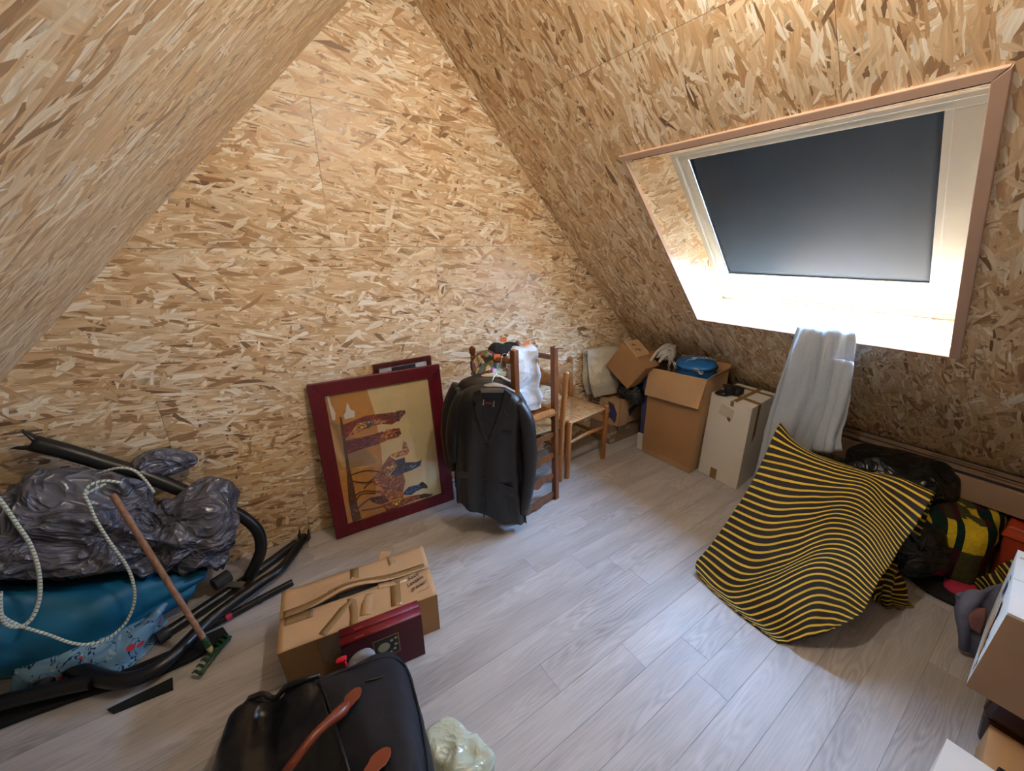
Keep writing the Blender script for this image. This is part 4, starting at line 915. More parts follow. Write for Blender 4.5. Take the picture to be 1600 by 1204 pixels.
# white carton
wb_ = [(2.517,1.033,.001),(2.90,1.06,.001),(2.91,1.335,.001),(2.531,1.318,.001)]; wt = [(2.516,1.035,.585),(2.87,1.05,.60),(2.88,1.315,.60),(2.534,1.314,.606)]
r, f = carton('white_carton', 'tall scuffed white carton taped with brown strips, beside the brown one', wb_, wt, CARD_W, [('top', rect(0,1,.36,.47)), ('top', rect(.22,.34,0,1)), ('top', rect(.76,.86,0,1)), ('f3', rect(.50,.58,.94,1.0)), ('f0', rect(.24,.34,.55,1)), ('f3', rect(.32,.48,.0,.13))])
part(r, 'torn_patch', plate(f['f3'], [(.25,.80),(.6,.78),(.62,.9),(.3,.93)], .0008, .0004), flat('peeled_tape_mark', (190,182,168))); part(r, 'stain', plate(f['f3'], [(.48,.78),(.56,.75),(.58,.79),(.5,.81)], .0014, .0004), flat('brown_stain', (110,80,66)))
# black bits on the white carton
def ontop(u, v, h): p = Vector(bil(wt, u, v)); return p+Vector((0,0,h))
cap = thing('lens_cap', 'flat domed black disc lying on the white carton', 'disc', ontop(.10,.80,.004)); c = ontop(.10,.80,.004)
part(cap, 'disc', lathe([(.044,c.z),(.046,c.z+.006),(.036,c.z+.016),(.016,c.z+.022),(.001,c.z+.023)], 24, cx=c.x, cy=c.y), DARKPLAST, 30); part(cap, 'rim_mark', tube([c+Vector((-.03,-.02,.016)), c+Vector((-.02,-.028,.015))], .0015, 6), LABELW)
kb = thing('strap_roll', 'black ribbed roll standing on the white carton', 'roll', ontop(.24,.72,.004)); c = ontop(.24,.72,.004)
part(kb, 'roll', lathe([(.034,c.z),(.038,c.z+.005),(.036,c.z+.012),(.038,c.z+.02),(.036,c.z+.03),(.038,c.z+.04),(.036,c.z+.05),(.03,c.z+.056),(.001,c.z+.056)], 20, cx=c.x, cy=c.y), DARKPLAST, 30); part(kb, 'flap', hexa([(c.x-.03,c.y+.0,c.z+.05),(c.x+.02,c.y-.01,c.z+.05),(c.x+.02,c.y+.03,c.z+.05),(c.x-.03,c.y+.04,c.z+.05)], [(c.x-.03,c.y,c.z+.062),(c.x+.02,c.y-.01,c.z+.062),(c.x+.02,c.y+.03,c.z+.062),(c.x-.03,c.y+.04,c.z+.062)]), DARKPLAST, bevel=.004)
kc = thing('plastic_block', 'black plastic block next to the ribbed roll', 'block', ontop(.36,.60,.006)); c = ontop(.36,.60,.006)
part(kc, 'block', box(c.x-.032,c.x+.032,c.y-.03,c.y+.03,c.z,c.z+.045), DARKPLAST, bevel=.006); part(kc, 'plate', box(c.x-.034,c.x-.031,c.y-.02,c.y+.02,c.z+.01,c.z+.036), flat('dark_grey_plate', (60,62,66), .4))

# ============================================================ towel hanging from the sill
ctrl = [[(2.495, 0.892, 1.14), (2.492, 0.805, 1.143), (2.485, 0.72, 1.15), (2.478, 0.638, 1.157)], [(2.424, 0.87, 1.123), (2.427, 0.783, 1.12), (2.423, 0.7, 1.125), (2.427, 0.613, 1.12)], [(2.42, 0.875, 0.99), (2.39, 0.773, 1.002), (2.4, 0.683, 1.007), (2.42, 0.597, 1.004)], [(2.42, 0.887, 0.791), (2.37, 0.767, 0.825), (2.38, 0.664, 0.839), (2.42, 0.586, 0.84)], [(2.42, 0.896, 0.611), (2.36, 0.784, 0.659), (2.37, 0.684, 0.681), (2.42, 0.597, 0.682)], [(2.42, 0.906, 0.42), (2.36, 0.798, 0.465), (2.37, 0.715, 0.498), (2.42, 0.64, 0.554)], [(2.41, 0.917, 0.23), (2.36, 0.814, 0.269), (2.38, 0.732, 0.292), (2.44, 0.661, 0.36)], [(2.42, 0.931, 0.071), (2.38, 0.828, 0.108), (2.4, 0.749, 0.114), (2.44, 0.681, 0.116)]]
P = fold(net(ctrl, 18, 9), 1, lambda u, v, p: min(1, v*3)*(.020*math.sin(13*u+2.5*v+1.8*math.sin(4*v+2*u))+.008*math.sin(31*u-6*v+2*math.sin(3*v)))+.004*fbm(p, 30, 2, 3))
P[:, :, 2] = np.maximum(P[:, :, 2], .006)
tw = thing('towel', 'grey terry towel draped from the window sill down to the floor', 'towel', (2.43,.9,0))
part(tw, 'hanging_cloth', grid(P), TOWEL, 'all', solid=.008)
ctrl = [[(2.36, 0.664, 1.018), (2.34, 0.613, 1.026), (2.4, 0.579, 1.005)], [(2.36, 0.65, 0.854), (2.33, 0.596, 0.87), (2.39, 0.56, 0.858)], [(2.35, 0.64, 0.721), (2.32, 0.587, 0.747), (2.38, 0.551, 0.738)], [(2.34, 0.64, 0.622), (2.31, 0.586, 0.66), (2.36, 0.551, 0.645)], [(2.33, 0.639, 0.536), (2.3, 0.572, 0.561), (2.35, 0.528, 0.579)]]
P = fold(net(ctrl, 14, 8), 1, lambda u, v, p: .012*math.sin(15*u+2*v)+.004*fbm(p, 30, 2, 8))
part(tw, 'front_corner', grid(P), TOWEL, 'all', solid=.008); part(tw, 'hem', tube([P[-1][k] for k in range(0, len(P[-1]), 2)], .006, 8), TOWEL, 'all')
part(tw, 'sill_fold', tube([(2.49, 0.888, 1.13), (2.482, 0.799, 1.131), (2.478, 0.715, 1.135), (2.483, 0.638, 1.137)], .012, 10, 6, flat=.7), TOWEL, 'all')

# ============================================================ striped cloth
rows = [[(2.313, 0.803, 0.626), (2.25, 0.685, 0.578), (2.221, 0.545, 0.563), (2.221, 0.41, 0.572), (2.237, 0.318, 0.593), (2.208, 0.167, 0.578)], [(2.158, 0.781, 0.489), (2.167, 0.632, 0.508), (2.172, 0.482, 0.523), (2.18, 0.368, 0.539), (2.146, 0.288, 0.514), (2.087, 0.173, 0.47)], [(2.012, 0.769, 0.362), (2.019, 0.628, 0.377), (2.07, 0.504, 0.431), (2.11, 0.38, 0.476), (2.076, 0.277, 0.453), (2.013, 0.184, 0.404)], [(1.875, 0.774, 0.239), (1.879, 0.624, 0.254), (1.942, 0.518, 0.317), (2.027, 0.41, 0.4), (2.024, 0.295, 0.406), (1.949, 0.186, 0.347)], [(1.741, 0.78, 0.12), (1.738, 0.597, 0.131), (1.818, 0.491, 0.21), (1.928, 0.399, 0.313), (1.949, 0.302, 0.338), (1.899, 0.195, 0.303)], [(1.634, 0.778, 0.026), (1.612, 0.613, 0.018), (1.702, 0.498, 0.106), (1.836, 0.395, 0.232), (1.86, 0.295, 0.261), (1.835, 0.193, 0.245)], [(1.579, 0.573, -0.008), (1.575, 0.476, -0.005), (1.641, 0.403, 0.059), (1.738, 0.337, 0.15), (1.767, 0.265, 0.18), (1.768, 0.196, 0.186)], [(1.568, 0.373, -0.004), (1.58, 0.352, 0.009), (1.599, 0.328, 0.027), (1.63, 0.296, 0.057), (1.664, 0.265, 0.089), (1.686, 0.245, 0.11)]]
rows = [[(x+.10, y, z-.26) for x, y, z in rows[0]], [(x+.035, y, z-.07) for x, y, z in rows[0]]]+rows
P = net(rows, 20, 14); nvr = len(P); NU = len(P[0])
def sf(u, v, p):
    b = .035*math.exp(-((u-.74)/.16)**2)*max(0, 1-abs(v-.34)*2.4)+.05*math.exp(-((u-.5)/.4)**2)*math.exp(-((v-.62)/.2)**2)
    fo = .007*math.sin(13*u-9*v)*min(1, v*2)*(1-.3*u)+.003*math.sin(31*u+11*v)*max(0, v-.25)
    return b*.6+fo+.004*fbm(p, 14, 2, 4)
P = fold(P, 1, sf); P[:, :, 2] = np.maximum(P[:, :, 2], .004)
g = grid(P); skip = 2/9
g.uv = [(u, (v-skip)/(1-skip)) for u, v in g.uv]
sc_ = thing('striped_cloth', 'black cloth with thin yellow stripes tented over a pile and reaching the floor', 'cloth', (1.9,.45,0))
part(sc_, 'cloth', g, STRIPES, 'all', solid=.003)
ctrl = [[(2.22, 0.244, 0.06), (2.234, 0.227, 0.16), (2.321, 0.193, 0.12)], [(2.129, 0.22, 0.04), (2.159, 0.194, 0.1), (2.268, 0.153, 0.07)], [(2.134, 0.196, 0.012), (2.143, 0.157, 0.05), (2.249, 0.115, 0.02)], [(2.147, 0.169, 0.006), (2.182, 0.134, 0.008), (2.247, 0.107, 0.006)]]
P = fold(net(ctrl, 14, 12), 1, lambda u, v, p: .010*math.sin(14*u+10*v)+.006*fbm(p, 20, 2, 1)); P[:, :, 2] = np.maximum(P[:, :, 2], .004)
g = grid(P); g.uv = [(u, v*.30+.02*math.sin(6*u)) for u, v in g.uv]; part(sc_, 'trailing_end', g, STRIPES, 'all', solid=.003)
# ============================================================ pile under the right slope
single('bin_bag', blob((2.788, 0.375, 0.36), (.15,.23,.105), 21, 2.4, .05, 5, .022, 6, rz=R(8), zmin=.20), GARBAGE, 'shiny black bin bag lying behind the striped cloth, below the long cartons', 'bag', (3.254, 0.435, 0.2), 'all')
single('bin_bag', blob((2.52,.20,.15), (.13,.13,.17), 23, 2.6, .05, 5, .02, 6, zmin=.003), GARBAGE, 'black bin bag slumped on the floor left of the plaid blanket', 'bag', (2.52,.20,.003), 'all')

lc = thing('long_carton', 'very long flat brown carton with dark printed bands lying along the eaves', 'box', (2.95,-.2,.315))
LCb = [(2.83,-1.25,.315),(3.075,-1.25,.315),(3.095,.74,.315),(2.88,.70,.315)]; LCt = [(x,y,.437) for x,y,z in LCb]
part(lc, 'body', hexa(LCb, LCt), CARD_D, bevel=.003)
for u0, u1 in ((.08,.24), (.56,.64), (.93,.995)): part(lc, 'printed_band', plate(LCt, rect(u0,u1,.0,1), .0008, .0004), flat('charcoal_print', (40,40,46), .6))
for u0, v0, v1 in ((.40,.52,.68), (.74,.66,.78), (.42,.80,.86)): part(lc, 'printed_line', plate(LCt, rect(u0,u0+.05,v0,v1), .0008, .0004), flat('brown_print', (88,66,52), .6))
single('plaid_blanket', blob((2.775,.085,.145), (.245,.115,.165), 31, 5, .02, 6, .008, 5, zmin=.003, fs=6), PLAID, 'plaid blanket bundle in burgundy, green and yellow under the long carton', 'blanket', (2.775,.085,.003), 'all')
single('blanket_edge', blob((2.56,-.0,.03), (.10,.075,.035), 33, 2.4, .02, 9, .01, 4, zmin=.003), PINK, 'raspberry cloth end peeping out below the plaid blanket', 'cloth', (2.56,0,.003), 'all')
single('dark_mat', blob((2.545,.045,.016), (.15,.14,.022), 34, 2.5, .01, 9, .0, 4, zmin=.002), FOAM, 'flat black rubber mat edge under the plaid blanket', 'mat', (2.545,.045,.002), 'all')
ob = thing('storage_crate', 'orange-red plastic crate with a lid, right of the plaid blanket', 'crate', (2.94,-.27,0))
part(ob, 'tub', hexa([(2.815,-.50,.002),(3.05,-.50,.002),(3.05,-.06,.002),(2.815,-.06,.002)], [(2.79,-.53,.235),(3.08,-.53,.235),(3.08,-.045,.235),(2.79,-.045,.235)]), ORANGE, bevel=.008)
part(ob, 'lid', hexa([(2.78,-.54,.236),(3.09,-.54,.236),(3.09,-.035,.236),(2.78,-.035,.236)], [(2.79,-.53,.295),(3.08,-.53,.295),(3.08,-.045,.295),(2.79,-.045,.295)]), ORANGE, bevel=.008)
ctrl = [[(2.487, -0.031, 0.1), (2.537, -0.05, 0.16), (2.634, -0.082, 0.19), (2.75, -0.126, 0.22)], [(2.528, -0.048, 0.06), (2.53, -0.079, 0.13), (2.618, -0.116, 0.16), (2.672, -0.141, 0.19)], [(2.568, -0.075, 0.01), (2.568, -0.11, 0.06), (2.654, -0.14, 0.09), (2.691, -0.158, 0.12)]]
P = fold(net(ctrl, 14, 10), 1, lambda u, v, p: .012*math.sin(13*u)+.006*fbm(p, 18, 2, 6)); P[:, :, 2] = np.maximum(P[:, :, 2], .004)
g = grid(P); g.uv = [(v, u*.34) for u, v in g.uv]
single('striped_cloth', g, STRIPES, 'scrap of black and yellow striped cloth in front of the orange crate', 'cloth', (2.45,-.07,.004), 'all', solid=.003)
# white and brown carton at the right edge
WB = [(1.640,-.56,.252),(2.05,-.56,.252),(2.05,-.084,.252),(1.640,-.088,.252)]; WT = [(1.645,-.56,.55),(2.05,-.56,.55),(2.05,-.074,.55),(1.645,-.093,.55)]
r, f = carton('product_carton', 'white product carton with a plain brown front, at the right edge on a leather case', WB, WT, CARD_W, [], seam='v')
part(r, 'brown_panel', plate(f['f3'], rect(.0,.998,.0,.985), .0006, .0012), CARD_D)
part(r, 'navy_logo', plate(f['f2'], rect(.30,.40,.66,.82), .0008, .0004), NAVY)
part(r, 'printed_figure', plate(f['f2'], [(.42,.64),(.52,.70),(.58,.55),(.66,.42),(.80,.34),(.86,.22),(.74,.20),(.62,.30),(.52,.38),(.46,.50)], .0008, .0004), flat('tan_print', (176,132,92)))
part(r, 'printed_figure', plate(f['f2'], [(.44,.66),(.54,.74),(.60,.62),(.56,.50),(.48,.56)], .0012, .0004), flat('beige_print', (196,172,150)))
for u0, v0 in ((.74,.46), (.78,.38), (.88,.16), (.90,.24), (.34,.90)): part(r, 'printed_text', plate(f['f2'], rect(u0,u0+.07,v0,v0+.022), .0008, .0004), INK)
part(r, 'corrugated_edge', tube([(2.0,-.083,.553),(2.0,-.40,.553)], .006, 8), CARD_W)
# grey-blue garment
ctrl = [[(2.069, 0.002, 0.27), (2.132, -0.033, 0.29), (2.254, -0.084, 0.29)], [(2.077, 0.001, 0.24), (2.086, -0.035, 0.26), (2.187, -0.087, 0.25)], [(2.073, -0.014, 0.2), (2.079, -0.042, 0.2), (2.164, -0.09, 0.18)], [(2.072, -0.043, 0.13), (2.087, -0.061, 0.12), (2.134, -0.09, 0.1)], [(2.126, -0.068, 0.03), (2.124, -0.082, 0.03), (2.149, -0.1, 0.02)]]
gm = thing('fleece_garment', 'grey-blue fleece with a pink lining slumped against the white carton', 'garment', (2.1,-.04,0))
P = fold(net(ctrl, 12, 8), 1, lambda u, v, p: .010*math.sin(9*u+4*v)+.005*fbm(p, 18, 2, 2)); part(gm, 'fleece', grid(P), GREYBLUE, 'all', solid=.012)
ctrl = [[(2.072, -0.016, 0.245), (2.077, -0.039, 0.25), (2.12, -0.072, 0.24)], [(2.06, -0.031, 0.215), (2.065, -0.048, 0.215), (2.106, -0.081, 0.2)], [(2.071, -0.05, 0.16), (2.077, -0.062, 0.155), (2.094, -0.085, 0.14)]]
part(gm, 'lining', grid(net(ctrl, 8, 6)), PINKLIN, 'all', solid=.004)
# leather case below
ls = thing('leather_case', 'glossy dark brown leather case on the floor under the white carton', 'case', (1.85,-.3,0))
part(ls, 'body', hexa([(1.735,-.44,.001),(2.02,-.44,.001),(2.02,-.16,.001),(1.735,-.16,.001)], [(1.70,-.46,.13),(2.03,-.46,.13),(2.03,-.145,.13),(1.70,-.145,.13)]), BROWNLEATHER, bevel=.015)
part(ls, 'lid', hexa([(1.695,-.465,.132),(2.035,-.465,.132),(2.035,-.14,.132),(1.695,-.14,.132)], [(1.72,-.45,.249),(2.02,-.45,.249),(2.02,-.15,.249),(1.72,-.15,.249)]), BROWNLEATHER, bevel=.018)
part(ls, 'strap', box(1.690,1.70,-.26,-.235,.06,.20), BROWNLEATHER, bevel=.003)
r, f = carton('white_box', 'low white cardboard box cut off at the bottom right corner', [(1.14,-.42,.001),(1.445,-.42,.001),(1.445,-.092,.001),(1.14,-.085,.001)], [(1.14,-.42,.20),(1.445,-.42,.20),(1.445,-.092,.20),(1.14,-.085,.20)], CARD_W, [], seam='v', tape_mat=TAPE_C)
for k, (a, b) in enumerate(((.60,.605), (.535,.555), (.505,.525), (.475,.495), (.45,.465))): part(r, 'printed_text', plate(f['top'], rect(.885 if k else .86,.965 if k else .985,a,b), .0040, .0004), INK)
r, f = carton('brown_box', 'small brown box between the leather case and the white box', [(1.47,-.46,.001),(1.70,-.46,.001),(1.70,-.165,.001),(1.47,-.175,.001)], [(1.47,-.46,.115),(1.70,-.46,.115),(1.70,-.165,.115),(1.47,-.175,.115)], CARD, [('top', rect(0,1,.42,.58))])
gd = thing('remote_control', 'small black remote lying on the brown box at the right edge', 'remote', (1.50,-.235,.119))
part(gd, 'case', box(1.475,1.535,-.30,-.195,.119,.145), DARKPLAST, bevel=.004)
for k in range(3): part(gd, 'button', box(1.485+.014*k,1.493+.014*k,-.215,-.207,.1455,.1475), LABELW)

# ============================================================ cardboard box with books in the foreground
BZ = .20
bt = [(-.121,1.304,BZ),(.450,1.218,BZ),(.511,1.520,BZ),(-.077,1.598,BZ)]; bq = [(-.112,1.312,.001),(.452,1.224,.001),(.505,1.512,.001),(-.072,1.588,.001)]
bx = thing('moving_box', 'worn tan cardboard box with half-open taped flaps and handwriting, in front of the picture', 'box', (.19,1.41,0))
ibq, ibt = inset(bq, .0035), inset(bt, .0035)
part(bx, 'base_panel', hexa([(x,y,.001) for x,y,z in bq], [(x,y,.006) for x,y,z in bq]), CARD)
for i in range(4):
    j = (i+1) % 4; part(bx, 'side_panel', hexa([bq[i], bq[j], ibq[j], ibq[i]], [bt[i], bt[j], ibt[j], ibt[i]]), CARD_B if i == 0 else CARD)  # front panel in browner card: its shade is put into the colour
NUf = 28
def flap(v_in, v_out, bulge, name):
    rows = []
    for i in range(7):
        t_ = i/6; row = []
        for k in range(NUf+1):
            u = k/NUf; gap = .075*math.exp(-((u-.44)/.17)**2)+.008
            vi = v_in + (gap if v_in > v_out else 0)*-1*0
            edge = (.5+gap*.55) if v_out > .5 else (.5-gap*.55)
            v = v_out+(edge-v_out)*t_; p = Vector(bil(bt, u, v)); p.z += .002+bulge*t_**2*math.exp(-((u-.44)/.22)**2)+.0008*fbm(p, 22, 3, 3)+.004*(crease(p, 11, 2)-.2)*t_
            row.append(tuple(p))
        rows.append(row)
    if v_out > .5: rows = rows[::-1]
    return part(bx, name, grid(rows), CARD, 'all', solid=.003)
fk = flap(.5, 1.0, .030, 'back_flap'); ffr = flap(.5, 0.0, .012, 'front_flap')
def surf_strip(pts, w_, mat, name, par, lift=.008):        # tape that follows the lid
    P_ = [Vector(bil(bt, *p)) for p in cr(pts, 8)]; rows = []
    for i, p in enumerate(P_):
        d = (P_[min(i+1, len(P_)-1)]-P_[max(i-1, 0)]).normalized(); s_ = Vector((-d.y, d.x, 0))*w_/2; u, v = cr(pts, 8)[i]
        zz = .002+(.030 if v > .5 else .012)*((1-abs(v-.5)*2)**2)*math.exp(-((u-.44)/.22)**2)
        rows.append([tuple(p-s_+Vector((0,0,zz+.0011))), tuple(p+Vector((0,0,zz+.0011))), tuple(p+s_+Vector((0,0,zz+.0011)))])
    part(bx, name, grid(rows), mat, 20, solid=.0006)
surf_strip([(.02,.56),(.2,.56),(.34,.585)], .036, TAPE, 'tape', bx); surf_strip([(.34,.60),(.5,.60),(.7,.565),(.97,.56)], .036, TAPE, 'tape', bx)
surf_strip([(.03,.43),(.2,.42)], .036, TAPE, 'tape', bx); surf_strip([(.47,.62),(.48,.98)], .036, TAPE, 'tape', bx); surf_strip([(.72,.05),(.74,.46)], .04, TAPE, 'tape', bx)
surf_strip([(.25,.03),(.36,.25),(.44,.42)], .03, TAPE, 'tape', bx); surf_strip([(.44,.42),(.45,.2),(.44,.0)], .03, TAPE, 'tape', bx); surf_strip([(.52,.08),(.55,.40)], .045, TAPE_C, 'clear_tape', bx); surf_strip([(.74,.985),(.75,.80)], .03, TAPE_C, 'clear_tape', bx)
surf_strip([(.30,.62),(.40,.66),(.46,.63)], .03, TAPE_C, 'clear_tape', bx); surf_strip([(.62,.47),(.75,.44),(.88,.47)], .028, TAPE_C, 'clear_tape', bx)
part(bx, 'contents', blob((.15,1.43,.135), (.20,.08,.04), 41, 2.4, .02, 9, .02, 4), flat('pale_blue_cloth', (176,182,200), .9), 'all')
for s_, u, v, sz, a in (('Sacs', .83, .37, .030, .28), ('Lavable', .815, .27, .026, .28), ('grenier', .835, .175, .026, .28)):
    part(ffr, 'handwriting', text_geo(s_, sz, bt, u, v, a, .25, .0085), INK)
part(ffr, 'handwriting', tube([Vector(bil(bt, .875, .115))+Vector((0,0,.009)), Vector(bil(bt, .90, .13))+Vector((0,0,.009)), Vector(bil(bt, .93, .125))+Vector((0,0,.009)), Vector(bil(bt, .96, .15))+Vector((0,0,.009))], .0008, 5, 4), INK)
f1 = [bq[1], bq[2], bt[2], bt[1]]
lb = part(bx, 'shipping_label', plate(f1, rect(.10,.42,.22,.78), .0008, .0005), LABELW)
for k in range(9): part(lb, 'barcode_bar', plate(f1, rect(.15+.026*k,.15+.026*k+(.008 if k%3 else .016),.28,.46), .0016, .0003), INK)
for v0 in (.54,.60,.68): part(lb, 'label_line', plate(f1, rect(.14,.36-.1*(v0>.65),v0,v0+.02), .0016, .0003), INK)
for k in range(5): part(bx, 'printed_mark', plate(f1, rect(.08+.05*k,.11+.05*k,.84,.90), .0008, .0004), flat('faded_print', (120,92,64)))
f0 = [bq[0], bq[1], bt[1], bt[0]]
part(bx, 'side_tape', plate(f0, rect(.22,.36,.35,1.0), .0008, .0005), TAPE)
part(bx, 'torn_corner', hexa([(.30,1.55,.19),(.36,1.54,.19),(.36,1.545,.19),(.30,1.555,.19)], [(.33,1.575,.215),(.37,1.555,.21),(.37,1.56,.211),(.33,1.58,.216)]), CARD)
# two books
BKX = Vector((.288,-.040,0)).normalized(); BKN = Vector((-BKX.y, BKX.x, 0))
def book(label, o, th, hgt, ln, plain_cover):
    o = Vector(o); r = thing('book', label, 'book', tuple(o), 0, 'pair of dark red volumes'); X, N, Z = BKX, BKN, Vector((0,0,1))
    def bxq(x0, x1, n0, n1, z0, z1): return hexa([o+X*a+N*b+Z*z0 for a, b in ((x0,n0),(x1,n0),(x1,n1),(x0,n1))], [o+X*a+N*b+Z*z1 for a, b in ((x0,n0),(x1,n0),(x1,n1),(x0,n1))])
    part(r, 'cover_board', bxq(0, ln, 0, .003, 0, hgt-.003), BOOKCOV, bevel=.001); part(r, 'cover_board', bxq(0, ln, th-.003, th, 0, hgt-.003), BOOKCOV, bevel=.001)
    part(r, 'page_block', bxq(.006, ln-.006, .003, th-.003, .004, hgt-.006), PAGES)
    rows = []
    for i in range(9):
        an = math.pi*i/8; rows.append([tuple(o+X*a+N*(th/2-(th/2)*math.cos(an))+Z*(hgt-.004+.006*math.sin(an))) for a in (0, ln)])
    sp = part(r, 'spine', grid(rows), BOOKRED, 'all', solid=-.002)
    def mark(x0, x1, n0, n1): 
        zt = hgt+.0026
        part(sp, 'gilt_mark', bxq(x0, min(x0+(x1-x0)*1.5, .284), n0*th, n1*th, zt-.0006, zt+.0004), GOLD)
    random.seed(int(th*1e5)+int(o.y*1e4))
    for k in range(4):
        x0 = .045+k*.0105; mark(x0, x0+.0075, .40, .46); mark(x0, x0+.0022, .40, .66); mark(x0+.005, x0+.0075, .44, .66) if k % 2 else mark(x0, x0+.0075, .58, .64)
    for k in range(3):
        x0 = .052+k*.0105; mark(x0, x0+.006, .20, .26); mark(x0+.002, x0+.0042, .20, .34)
    mark(.100,.104,.45,.55)
    for x0, x1, n0, n1 in ((.235,.262,.46,.54),(.240,.243,.30,.70),(.246,.249,.34,.66),(.252,.256,.26,.74),(.230,.236,.42,.58),(.259,.264,.22,.78)): mark(x0, x1, n0, n1)
    return r, bxq
ho = Vector((.068,1.196,.001)); 
b1, bxq = book('front red volume with a pictorial cover plate, against the tan box', ho, .034, .213, .291, False)
cpl = part(b1, 'cover_plate', bxq(.105,.200,-.0008,.0002,.075,.170), flat('gold_plate_border', (150,128,84)), label='inset night picture with a pale moon')
part(cpl, 'night_picture', bxq(.109,.196,-.0014,-.0006,.079,.166), PICDARK)
m = Vector(ho)+BKX*.142-BKN*.0016+Vector((0,0,.125)); part(cpl, 'moon', tube([m, m-BKN*.0004], .022, 20), PICMOON)
for a, z in ((.180,.10),(.186,.12),(.172,.145),(.188,.15),(.165,.09)): 
    m = Vector(ho)+BKX*a-BKN*.0016+Vector((0,0,z)); part(cpl, 'pale_patch', tube([m, m-BKN*.0004], .006, 10), PICMOON)
book('rear red volume with gilt spine, squeezed between the front volume and the box', ho+BKN*.0355, .034, .215, .291, True)

# ============================================================ black bag with tan handles
bg_ = thing('travel_bag', 'black canvas travel bag with tan leather handles in the foreground', 'bag', (.06,.78,0))
rowsB = [[(-0.016, 1.125, 0.2), (0.065, 1.085, 0.24), (0.154, 1.059, 0.26), (0.207, 1.046, 0.24), (0.234, 1.001, 0.22)], [(-0.019, 1.007, 0.34), (0.057, 0.97, 0.37), (0.137, 0.943, 0.385), (0.182, 0.93, 0.37), (0.211, 0.894, 0.35)], [(-0.011, 0.925, 0.38), (0.049, 0.873, 0.41), (0.117, 0.835, 0.42), (0.168, 0.82, 0.41), (0.2, 0.804, 0.36)], [(-0.005, 0.82, 0.4), (0.05, 0.769, 0.43), (0.111, 0.729, 0.44), (0.153, 0.71, 0.43), (0.185, 0.71, 0.37)], [(-0.001, 0.751, 0.4), (0.054, 0.697, 0.43), (0.103, 0.658, 0.44), (0.142, 0.64, 0.43), (0.172, 0.654, 0.36)], [(0.002, 0.687, 0.39), (0.05, 0.636, 0.42), (0.096, 0.598, 0.43), (0.134, 0.584, 0.41), (0.159, 0.602, 0.35)], [(-0.001, 0.606, 0.36), (0.044, 0.56, 0.39), (0.088, 0.524, 0.4), (0.124, 0.514, 0.37), (0.153, 0.543, 0.3)], [(-0.0, 0.634, 0.2), (0.046, 0.589, 0.2), (0.096, 0.555, 0.2), (0.137, 0.539, 0.2), (0.164, 0.556, 0.18)]]
P = fold(net(rowsB, 10, 7), 1, lambda u, v, p: .006*fbm(p, 9, 3, 2))
part(bg_, 'top_panel', grid(P), BAGCLOTH, 'all', solid=-.004)
Pn = np.array(P); 
def drop(edge, outx, outy, n=8, name='side_panel', zf=.004, bulge=.02):
    rows = []
    for i in range(n+1):
        t_ = i/n; rows.append([(e[0]+outx*math.sin(t_*math.pi)*bulge/.02*.02, e[1]+outy*math.sin(t_*math.pi)*.02, e[2]+(zf-e[2])*t_) for e in edge])
    part(bg_, name, grid(rows), BAGCLOTH, 'all', solid=.004)
drop([tuple(p) for p in Pn[:, -1]], 1, 0); drop([tuple(p) for p in Pn[0, :]], 0, 1); drop([tuple(p) for p in Pn[-1, :]], 0, -1)
# left, leather-trimmed mouth of the bag
rowsL = [[(-0.01, 1.01, 0.345), (-0.011, 0.925, 0.38), (-0.005, 0.82, 0.4), (-0.001, 0.751, 0.4), (0.002, 0.687, 0.39), (0.002, 0.592, 0.36)], [(-0.046, 1.005, 0.36), (-0.053, 0.939, 0.36), (-0.053, 0.857, 0.37), (-0.052, 0.79, 0.37), (-0.05, 0.721, 0.37), (-0.047, 0.629, 0.33)], [(-0.093, 1.045, 0.33), (-0.106, 0.993, 0.31), (-0.111, 0.921, 0.31), (-0.111, 0.853, 0.31), (-0.11, 0.782, 0.31), (-0.105, 0.681, 0.28)], [(-0.131, 1.075, 0.27), (-0.157, 1.052, 0.25), (-0.168, 0.976, 0.26), (-0.173, 0.91, 0.26), (-0.174, 0.84, 0.26), (-0.171, 0.75, 0.23)], [(-0.169, 1.109, 0.27), (-0.191, 1.083, 0.27), (-0.214, 1.02, 0.27), (-0.226, 0.958, 0.27), (-0.234, 0.897, 0.26), (-0.234, 0.812, 0.22)], [(-0.204, 1.154, 0.25), (-0.239, 1.142, 0.24), (-0.272, 1.094, 0.22), (-0.291, 1.04, 0.21), (-0.307, 0.989, 0.2), (-0.308, 0.902, 0.17)], [(-0.243, 1.326, 0.04), (-0.288, 1.304, 0.03), (-0.323, 1.232, 0.02), (-0.347, 1.174, 0.01), (-0.365, 1.112, 0.01), (-0.359, 1.016, 0.01)]]
P2 = fold(net(rowsL, 8, 8), 1, lambda u, v, p: .012*fbm(p, 10, 3, 7)+.004*crease(p, 14, 3)); P2[:, :, 2] = np.maximum(P2[:, :, 2], .004)
part(bg_, 'leather_mouth', grid(P2), BAGLEATHER, 'all', solid=-.004)
drop2 = [tuple(p) for p in P2[:, 0]]
rows = []
for i in range(9):
    t_ = i/8; rows.append([(e[0], e[1]+.02*math.sin(t_*math.pi), e[2]+(.004-e[2])*t_) for e in drop2])
part(bg_, 'back_panel', grid(rows), BAGLEATHER, 'all', solid=.004)
part(bg_, 'piping', tube([(-0.01, 0.949, 0.382), (-0.004, 0.886, 0.398), (-0.001, 0.796, 0.418), (0.003, 0.729, 0.418), (0.006, 0.673, 0.41)], .004, 8, 6), BAGLEATHER, 'all')
